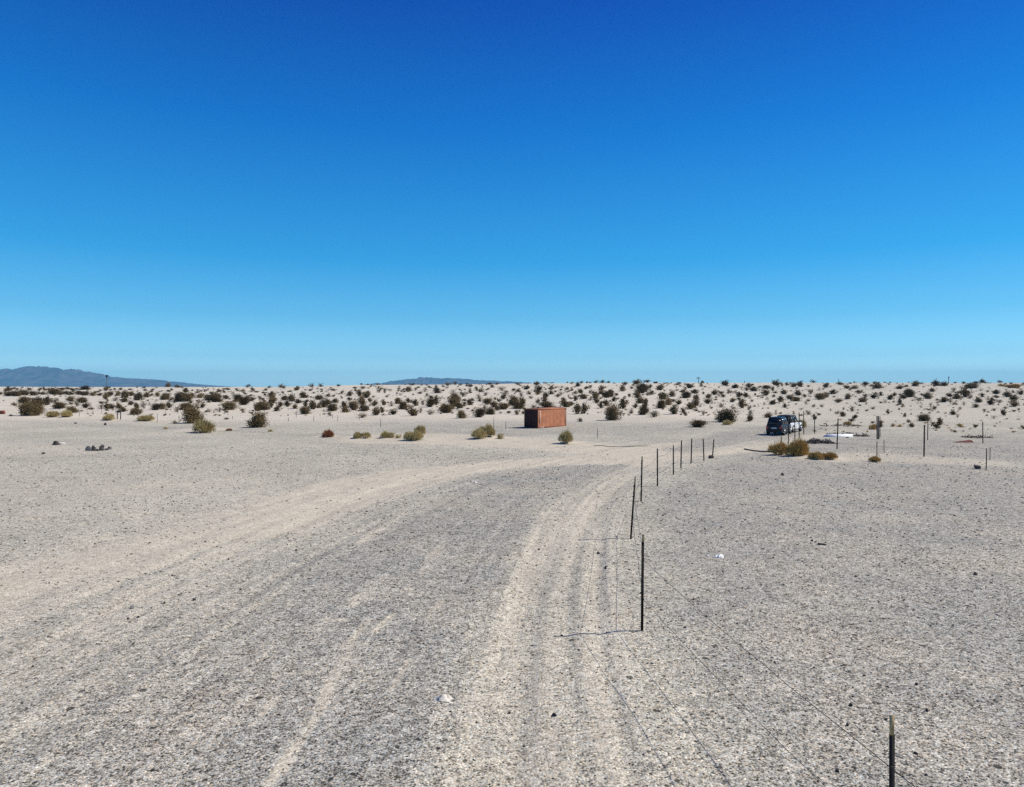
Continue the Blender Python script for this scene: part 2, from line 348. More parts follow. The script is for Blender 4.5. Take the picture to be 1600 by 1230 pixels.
def ground_material():
    m = bpy.data.materials.new('desert_ground'); m.use_nodes = True; t = m.node_tree; b = t.nodes['Principled BSDF']
    N = t.nodes.new; L = t.links.new
    def attr(n):
        a = N('ShaderNodeAttribute'); a.attribute_name = n; return a
    A = attr('cover'); sep = N('ShaderNodeSeparateColor'); L(A.outputs['Color'], sep.inputs[0])
    TR = attr('track'); st = N('ShaderNodeSeparateXYZ'); L(TR.outputs['Vector'], st.inputs[0])
    geo = N('ShaderNodeNewGeometry'); P = geo.outputs['Position']
    def noise(sc, det=3, rough=.55, vec=P, sx=1, sy=1):
        n = N('ShaderNodeTexNoise'); n.inputs['Scale'].default_value = sc; n.inputs['Detail'].default_value = det; n.inputs['Roughness'].default_value = rough
        if sx != 1 or sy != 1:
            mp = N('ShaderNodeMapping'); mp.inputs['Scale'].default_value = (sx, sy, 1); L(vec, mp.inputs[0]); vec = mp.outputs[0]
        L(vec, n.inputs['Vector']); return n.outputs[0]
    def mr(v, a, b_, c, d, clamp=True):
        n = N('ShaderNodeMapRange'); n.clamp = clamp; L(v, n.inputs[0])
        for k, q in zip(('From Min', 'From Max', 'To Min', 'To Max'), (a, b_, c, d)): n.inputs[k].default_value = q
        return n.outputs[0]
    def op(o, a, b_=None, c=None):
        n = N('ShaderNodeMath'); n.operation = o
        for k, q in enumerate((a, b_, c)):
            if q is None: continue
            if isinstance(q, (int, float)): n.inputs[k].default_value = q
            else: L(q, n.inputs[k])
        return n.outputs[0]
    def mixc(f, a, b_):
        n = N('ShaderNodeMix'); n.data_type = 'RGBA'
        if isinstance(f, (int, float)): n.inputs['Factor'].default_value = f
        else: L(f, n.inputs['Factor'])
        for k, q in (('A', a), ('B', b_)):
            if isinstance(q, tuple): n.inputs[k].default_value = (*q, 1)
            else: L(q, n.inputs[k])
        return n.outputs['Result']
    def vor(sc, feat='F1', sy=1):
        n = N('ShaderNodeTexVoronoi'); n.inputs['Scale'].default_value = sc; n.feature = feat
        if sy != 1:
            mp = N('ShaderNodeMapping'); mp.inputs['Scale'].default_value = (1, sy, 1); L(P, mp.inputs[0]); L(mp.outputs[0], n.inputs['Vector'])
        else: L(P, n.inputs['Vector'])
        s = N('ShaderNodeSeparateColor'); L(n.outputs['Color'], s.inputs[0])
        return n.outputs['Distance'], s.outputs[0], s.outputs[1], s.outputs[2]
    grv, tn, dn = sep.outputs[0], sep.outputs[1], sep.outputs[2]
    big = noise(.11, 4); mid = noise(.8, 4, .6); streak = noise(1, 4, .6, TR.outputs['Vector'], 2.3, .06); fine = noise(9, 4, .7)
    windrow = noise(1, 4, .6, P, .35, 1.6)
    # break up the painted edges of each cover with noise of the ground's own scale
    e = op('MULTIPLY', op('ADD', op('SUBTRACT', mid, .5), op('SUBTRACT', fine, .5)), .9)
    trk = st.outputs[2]
    es = op('MULTIPLY', op('MULTIPLY', op('SUBTRACT', streak, .5), trk), 2.6)
    gm = mr(op('ADD', op('ADD', grv, e), op('MULTIPLY', es, -.30)), .18, .80, 0, 1)
    patch = noise(.45, 5, .65)
    gm = op('MULTIPLY', gm, mr(patch, .42, .70, 1.0, .66))
    tm = mr(op('ADD', op('ADD', tn, op('MULTIPLY', e, .9)), op('MULTIPLY', es, .55)), .20, .85, 0, 1)
    col = mixc(mr(big, .36, .64, 0, 1), FIELD_A, FIELD_B)
    col = mixc(op('MULTIPLY', mr(windrow, .50, .72, 0, 1), .5), col, FIELD_C)
    col = mixc(gm, col, mixc(mr(noise(.22, 5, .6), .42, .62, 0, 1), GRAVEL, GRAVEL_B))
    col = mixc(tm, col, mixc(mr(mid, .35, .65, 0, 1), SAND_A, SAND_B))
    col = mixc(dn, col, mixc(mr(noise(.05, 4), .35, .65, 0, 1), DUNE_A, DUNE_B))
    # individual grains and stones
    rough = op('SUBTRACT', 1.0, op('MULTIPLY', tm, .45))
    rough = op('MULTIPLY', rough, op('SUBTRACT', 1.0, op('MULTIPLY', dn, .4)))
    d1, r1, g1, b1 = vor(52); d2, r2, g2_, b2 = vor(23); d3, r3, g3_, b3 = vor(8.5); d4, r4, g4_, b4 = vor(3.1); d5, r5, _, b5 = vor(1.2, sy=.6)
    amp = op('MULTIPLY', rough, op('ADD', .70, op('MULTIPLY', gm, .24)))
    sp = op('ADD', op('MULTIPLY', op('SUBTRACT', r1, .5), 1.5), op('MULTIPLY', op('SUBTRACT', r2, .5), 1.05))
    sp = op('ADD', sp, op('MULTIPLY', op('SUBTRACT', noise(5, 3, .7), .5), .35))
    sp = op('ADD', sp, op('MULTIPLY', op('SUBTRACT', noise(1.6, 4, .75), .5), .30))
    sp = op('ADD', sp, op('MULTIPLY', op('SUBTRACT', r3, .5), .42)); sp = op('ADD', sp, op('MULTIPLY', op('SUBTRACT', r4, .5), .16))
    mul = op('ADD', 1.0, op('MULTIPLY', op('MULTIPLY', sp, amp), 1.03))
    # sparse dark stones of three sizes
    for (d, r, g, thr, rad) in ((d2, r2, g2_, .12, .42), (d3, r3, g3_, .075, .30), (d4, r4, g4_, .06, .20)):
        k = op('MULTIPLY', op('LESS_THAN', g, thr), op('LESS_THAN', d, rad))
        mul = op('MULTIPLY', mul, op('SUBTRACT', 1.0, op('MULTIPLY', op('MULTIPLY', k, .78), rough)))
    k = op('MULTIPLY', op('GREATER_THAN', g2_, .93), op('LESS_THAN', d2, .38))
    mul = op('ADD', mul, op('MULTIPLY', op('MULTIPLY', k, .75), rough))
    mul = op('MULTIPLY', mul, op('ADD', 1.0, op('MULTIPLY', es, .17)))
    mul = op('MAXIMUM', mul, .12)
    vm = N('ShaderNodeVectorMath'); vm.operation = 'SCALE'; L(col, vm.inputs[0]); L(mul, vm.inputs['Scale'])
    # warm / cool tint per stone
    tint = mixc(op('MULTIPLY', b2, rough), (1, 1, 1), (.90, .98, 1.08)); tint2 = mixc(op('MULTIPLY', op('GREATER_THAN', b1, .7), rough), (1, 1, 1), (1.10, .99, .86))
    v2 = N('ShaderNodeVectorMath'); v2.operation = 'MULTIPLY'; L(vm.outputs[0], v2.inputs[0]); L(tint, v2.inputs[1])
    v3 = N('ShaderNodeVectorMath'); v3.operation = 'MULTIPLY'; L(v2.outputs[0], v3.inputs[0]); L(tint2, v3.inputs[1])
    L(v3.outputs[0], b.inputs['Base Color']); b.inputs['Roughness'].default_value = .95; b.inputs['Specular IOR Level'].default_value = .08
    hgt = op('ADD', op('MULTIPLY', op('SUBTRACT', 1.0, d1), .006), op('MULTIPLY', op('SUBTRACT', 1.0, d2), .016))
    hgt = op('MULTIPLY', hgt, rough)
    hgt = op('ADD', hgt, op('MULTIPLY', mid, .032)); hgt = op('ADD', hgt, op('MULTIPLY', fine, .010))
    hgt = op('ADD', hgt, op('MULTIPLY', op('MULTIPLY', streak, trk), .05))
    bp = N('ShaderNodeBump'); bp.inputs['Strength'].default_value = .75; bp.inputs['Distance'].default_value = 1.0
    L(hgt, bp.inputs['Height']); L(bp.outputs[0], b.inputs['Normal'])
    return m
FIELD_A, FIELD_B, FIELD_C = (.415, .382, .312), (.50, .460, .372), (.57, .508, .395)
GRAVEL_B = (.392, .354, .292)
GRAVEL = (.332, .316, .274)
SAND_A, SAND_B = (.585, .52, .41), (.50, .447, .355)
DUNE_A, DUNE_B = (.63, .565, .455), (.55, .498, .405)
GM = ground_material()
gme = mesh('ground', np.stack([X, Y, Z], 1), faces, GM, smooth=True)
ca = gme.attributes.new('cover', 'FLOAT_COLOR', 'POINT'); ca.data.foreach_set('color', np.stack([gr, tan, dune, np.ones_like(gr)], 1).astype(np.float32).ravel())
va = gme.attributes.new('track', 'FLOAT_VECTOR', 'POINT'); va.data.foreach_set('vector', np.stack([LAT, aC, trk], 1).astype(np.float32).ravel())
tag(obj('ground', gme), kind='structure')
_Zg = Z.reshape(ny, nx)
def gz(x, y):
    """height of the built sheet (bilinear), so things sit on it"""
    ix = int(np.clip(np.searchsorted(xs, x)-1, 0, nx-2)); iy = int(np.clip(np.searchsorted(ys, y)-1, 0, ny-2))
    fx = (x-xs[ix])/(xs[ix+1]-xs[ix]); fy = (y-ys[iy])/(ys[iy+1]-ys[iy])
    return float((_Zg[iy, ix]*(1-fx)+_Zg[iy, ix+1]*fx)*(1-fy)+(_Zg[iy+1, ix]*(1-fx)+_Zg[iy+1, ix+1]*fx)*fy)
def G(px, py):
    p = at(px, py); return Vector((p.x, p.y, gz(p.x, p.y)))

# ------------------------------------------------------------------ far mountains
def mountain(name, prof, dist, mats, seed, depth=2600):
    px = np.array([p[0] for p in prof], float); rw = np.array([p[1] for p in prof], float)
    n, mrows = 420, 44
    U = np.linspace(px[0], px[-1], n); HT = (606.5-np.interp(U, px, rw))/FPX*dist
    V = []
    for j in range(mrows):
        q = j/(mrows-1); yy = dist-depth/2+depth*q; sh = 1-abs(2*q-1)**1.15
        for k in range(n):
            x = (U[k]-800)/FPX*dist
            rid = 1-abs(2*float(vnoise(x/330+.5*float(vnoise(x/200, yy/200, 5)), yy/700, seed))-1); r2 = 1-abs(2*float(vnoise(x/120, yy/210, seed+3))-1); r3 = 1-abs(2*float(vnoise(x/48, yy/80, seed+4))-1)
            hh = HT[k]*sh*(.45+.38*rid+.24*r2+.12*r3)
            V.append((x, yy, -12+max(hh, 0)))
    F = np.array([(j*n+k, j*n+k+1, (j+1)*n+k+1, (j+1)*n+k) for j in range(mrows-1) for k in range(n-1)])
    V = np.array(V)
    # keep the photographed ridge line: scale each column so that its top has the measured height
    Vr = V.reshape(mrows, n, 3); top = (Vr[:, :, 2]+12).max(0); want = HT+12
    jit = 1+.10*(vnoise(U/5., U*0, seed+9)-.5)+.07*(vnoise(U/2.1, U*0, seed+2)-.5)
    Vr[:, :, 2] = (Vr[:, :, 2]+12)*(want*jit/np.maximum(top, 1))-12
    o = obj(name, mesh(name, Vr.reshape(-1, 3), F, mats, smooth=False)); tag(o, kind='structure'); return o
MT = mat('mountain_rock', (.10, .080, .072), .95, noise=.5, nscale=.006)
mountain('mountain_range', [(-330, 603), (-250, 590), (-150, 584), (-60, 580), (0, 579.5), (20, 580), (35, 578), (50, 574.3), (65, 575.5), (75, 578), (100, 577.3), (130, 581), (150, 585.5), (165, 588),
          (185, 592.5), (200, 592.5), (240, 594.5), (260, 597), (300, 601.5), (345, 605.5)], 9500, MT, 3, 2000)
mountain('mountain_range', [(585, 602), (600, 600), (625, 596), (645, 594), (665, 591.3), (690, 593.5), (705, 592.3), (735, 595), (760, 596.5), (790, 597.5), (830, 600)], 10500, MT, 8, 2000)

# ------------------------------------------------------------------ loose stones lying over the ground (stuff)
def pebbles(name, mt, n, seed, lo, hi, ymin=7.2, ymax=62):
    rs = np.random.RandomState(seed)
    y = np.exp(rs.uniform(math.log(ymin), math.log(ymax), n*3)); x = rs.uniform(-.82, .82, n*3)*y
    ix = np.clip(np.searchsorted(xs, x)-1, 0, nx-2); iy = np.clip(np.searchsorted(ys, y)-1, 0, ny-2)
    sand = tan.reshape(ny, nx)[iy, ix]; keep = rs.rand(n*3) > sand*.75
    x, y, ix, iy = x[keep][:n], y[keep][:n], ix[keep][:n], iy[keep][:n]; n = len(x)
    fx = (x-xs[ix])/(xs[ix+1]-xs[ix]); fy = (y-ys[iy])/(ys[iy+1]-ys[iy]); Zg = _Zg
    z = (Zg[iy, ix]*(1-fx)+Zg[iy, ix+1]*fx)*(1-fy)+(Zg[iy+1, ix]*(1-fx)+Zg[iy+1, ix+1]*fx)*fy
    s = y/711*(lo+(hi-lo)*rs.rand(n)**2.5)*np.interp(y, [10, 60], [1, .55])
    base = np.array([(1, 0, 0), (-1, 0, 0), (0, 1, 0), (0, -1, 0), (0, 0, .75), (0, 0, -.6)])
    fc = np.array([(0, 2, 4), (2, 1, 4), (1, 3, 4), (3, 0, 4), (2, 0, 5), (1, 2, 5), (3, 1, 5), (0, 3, 5)])
    v = base[None]*(.55+.9*rs.rand(n, 6, 1)); th = rs.rand(n)*6.28; c, sn = np.cos(th)[:, None], np.sin(th)[:, None]
    vx = (v[:, :, 0]*c-v[:, :, 1]*sn)*s[:, None]; vy = (v[:, :, 0]*sn+v[:, :, 1]*c)*s[:, None]; vz = v[:, :, 2]*s[:, None]*.8
    V = np.stack([vx+x[:, None], vy+y[:, None], vz+z[:, None]+s[:, None]*.12], 2).reshape(-1, 3)
    F = (fc[None]+(np.arange(n)*6)[:, None, None]).reshape(-1, 3)
    tag(obj(name, mesh(name, V, F, mt)), kind='stuff')
pebbles('dark_gravel', M['rock'], 9000, 1, .30, 1.7)
pebbles('grey_gravel', M['greyrock'], 12000, 2, .4, 1.6)
pebbles('pale_gravel', M['whiterock'], 5000, 3, .35, 1.2)
pebbles('tan_gravel', M['tanrock'], 9000, 4, .4, 1.5)
# ------------------------------------------------------------------ naming places by what stands near them
MARKS = [(0, 'the left edge'), (42, 'the far left pair'), (92, 'the straw twin bush'), (167, 'the flared pole'), (186, 'the two-legged frame'),
         (228, 'the straw mound bush'), (303, 'the black-green bush'), (360, 'the first small tuft'), (400, 'the lone spreading bush'), (455, 'the bare middle strip'),
         (511, 'the russet tumbleweed'), (566, 'the low olive pair'), (610, 'the round olive bush'), (648, 'the tall olive bush'), (700, 'the far blue ridge'),
         (757, 'the big undercut bush'), (800, 'the two thin posts'), (852, 'the orange container'), (882, 'the container bush'), (920, 'the thin lone post'),
         (957, 'the tall dark bush'), (1004, 'the nearest fence corner'), (1050, 'the middle fence posts'), (1091, 'the crossarm pole'), (1134, 'the big round bush'),
         (1180, 'the bend in the track'), (1212, 'the dark car'), (1241, 'the white car'), (1272, 'the brush pile'), (1309, 'the white slab'),
         (1340, 'the slab end'), (1372, 'the thick double post'), (1410, 'the double post'), (1446, 'the pair of tall posts'), (1482, 'the thin skyline mast'),
         (1536, 'the tall right post'), (1570, 'the far right dune'), (1600, 'the right edge')]
ROWS = [(0, 604, 'on the skyline'), (604, 611, 'under the skyline'), (611, 618, 'high on the dune'), (618, 626, 'on the upper dune'), (626, 634, 'mid dune'),
        (634, 642, 'on the lower dune'), (642, 651, 'low on the dune'), (651, 2000, 'at the dune foot')]
USED = {}
def place(px, py):
    k = min(MARKS, key=lambda m: abs(m[0]-px)); row = [r[2] for r in ROWS if r[0] <= py < r[1]][0]
    return row, k[1]
ORD = ['first', 'second', 'third', 'fourth', 'fifth', 'sixth', 'seventh', 'eighth', 'ninth', 'tenth', 'eleventh', 'twelfth']

# ------------------------------------------------------------------ bushes
def creosote_parts(seed, nst=34, nleaf=26, leaf=.035, flat=.8):
    """vase-shaped desert shrub, one unit wide: thin stems from the root, leaf clumps on their outer halves"""
    rd = random.Random(seed); st = MB(); LV = []; LF = []
    lean = Vector((rd.uniform(-.12, .12), rd.uniform(-.1, .1), 0))
    lobes = [(rd.uniform(0, 6.28), rd.uniform(.7, 1.15)) for _ in range(6)]
    for s in range(nst):
        a = rd.uniform(0, 6.28); til = abs(rd.gauss(.0, .62)); til = min(til, 1.2)
        lob = min(lobes, key=lambda q: abs((q[0]-a+3.14) % 6.28-3.14)); ln = rd.uniform(.62, 1.0)*lob[1]*(.62 if til > .8 else .85)
        d = Vector((math.sin(til)*math.cos(a), math.sin(til)*math.sin(a), math.cos(til)*1.05))+lean
        p = Vector((rd.uniform(-.05, .05), rd.uniform(-.05, .05), -.02)); pts = [p.copy()]
        for k in range(3):
            p = p+d*ln*.27; d = (d+Vector((rd.uniform(-.25, .25), rd.uniform(-.25, .25), .12))).normalized(); pts.append(p.copy())
        p = p+d*ln*.2; pts.append(p.copy())
        st.tube(pts, [.011, .008, .006, .004, .002], 3)
        for _ in range(nleaf):
            t = rd.uniform(.38, 1.0)*4; k = min(int(t), 3); c = pts[k].lerp(pts[k+1], t-k)
            sp = .045+.05*(t/4); c = c+Vector((rd.gauss(0, sp), rd.gauss(0, sp), rd.gauss(0, sp*.8)))
            if c.z < .02: c.z = .02+rd.random()*.05
            u = Vector((rd.gauss(0, 1), rd.gauss(0, 1), rd.gauss(0, 1))).normalized(); v = u.orthogonal().normalized()
            L = leaf*rd.uniform(.6, 1.5); n = len(LV); LV += [c-u*L, c+v*L*.55, c+u*L, c-v*L*.55]; LF.append((n, n+1, n+2, n+3))
    return st, LV, LF
def dome_parts(seed, n=1500, flat=.62, blade=.20, wide=.010):
    """rounded scrub: fine blades radiating through a lumpy dome, one unit wide"""
    rd = random.Random(seed); LV = []; LF = []; st = MB()
    lumps = [(Vector((rd.uniform(-.26, .26), rd.uniform(-.26, .26), rd.uniform(-.02, .10))), rd.uniform(.16, .27), rd.uniform(.8, 1.25)) for _ in range(8)]+[(Vector((0, 0, 0)), .33, 1.05)]
    for i in range(n):
        c0, r, k = rd.choice(lumps); a = rd.uniform(0, 6.28); ct = rd.random()**.75; s_ = math.sqrt(1-ct*ct)
        d = Vector((s_*math.cos(a), s_*math.sin(a), ct)); q = rd.uniform(.35, 1.0)**.6
        base = c0+Vector((d.x*r*q, d.y*r*q, d.z*r*q*k*flat*1.6)); d2 = (d+Vector((rd.gauss(0, .4), rd.gauss(0, .4), abs(rd.gauss(.25, .35))))).normalized()
        L = blade*rd.uniform(.3, 1.15)*.6*(2.1 if rd.random() < .07 else 1); sd = d2.cross(Vector((rd.gauss(0, 1), rd.gauss(0, 1), rd.gauss(0, 1)))).normalized()*wide*rd.uniform(.7, 1.6)
        n0 = len(LV); LV += [base-sd, base+sd, base+d2*L]; LF.append((n0, n0+1, n0+2))
    for i in range(26):
        c0, r, k = rd.choice(lumps); a = rd.uniform(0, 6.28); e = c0+Vector((math.cos(a)*r*.7, math.sin(a)*r*.7, r*rd.uniform(.4, 1.6)*flat))
        st.tube([c0*.4+Vector((0, 0, -.02)), c0*.75+e*.25, e], [.010, .007, .003], 3)
    return st, LV, LF
def to_mesh(nm, parts, leafm, split=False):
    st, LV, LF = parts
    if split: return mesh('stems', st.v, st.f, M['creosote_stem']), mesh('foliage', LV, LF, M[leafm])
    n = len(st.v); return mesh(nm, st.v+[tuple(v) for v in LV], st.f+[tuple(i+n for i in f) for f in LF], [M['creosote_stem'], M[leafm]], [0]*len(st.f)+[1]*len(LF))
BIG = {'d': [to_mesh('x', creosote_parts(s, 56, 80, .028), 'creosote', True) for s in (1, 2, 3)],
       't': [to_mesh('x', dome_parts(s, 3800, wide=.0075), 'olive', True) for s in (4, 5, 6)],
       'g': [to_mesh('x', dome_parts(s, 4200, .66, wide=.0075), 'golden', True) for s in (7, 8)],
       'r': [to_mesh('x', dome_parts(s, 2600, .6, wide=.009), 'russet', True) for s in (9,)],
       'p': [to_mesh('x', creosote_parts(s, 40, 22, .024), 'pale', True) for s in (10, 11)]}
SML = {'d': [to_mesh('bush', creosote_parts(s, 30, 26, .055), 'creosote') for s in range(20, 28)],
       'p': [to_mesh('bush', creosote_parts(s, 24, 10, .045), 'pale') for s in range(30, 34)],
       't': [to_mesh('bush', dome_parts(s, 700, wide=.016), 'olive') for s in (40, 41)],
       'g': [to_mesh('bush', dome_parts(s, 700, wide=.016), 'golden') for s in (42, 43)],
       'r': [to_mesh('bush', dome_parts(s, 600, wide=.018), 'russet') for s in (44,)]}
NAME = {'d': 'creosote_bush', 'p': 'sparse_bush', 't': 'olive_bush', 'g': 'golden_bush', 'r': 'russet_bush'}
WORD = {'d': 'dark', 'p': 'pale', 't': 'olive', 'g': 'golden', 'r': 'russet'}
GROUP = {'d': 'dark desert bushes on the dune', 'p': 'thin pale bushes on the dune', 't': 'olive bushes', 'g': 'golden bushes', 'r': 'russet bushes'}
UNITH = {}
for D_ in (BIG, SML):
    for k, l in D_.items():
        for q in l:
            ms = q if isinstance(q, tuple) else (q,)
            zz = []; xx = []
            for m_ in ms:
                a_ = np.zeros(len(m_.vertices)*3, np.float32); m_.vertices.foreach_get('co', a_); a_ = a_.reshape(-1, 3); zz.append(a_[:, 2]); xx.append(np.abs(a_[:, :2]).ravel())
            UNITH[id(q)] = (float(np.percentile(np.concatenate(zz), 99)), 2*float(np.percentile(np.concatenate(xx), 97)))

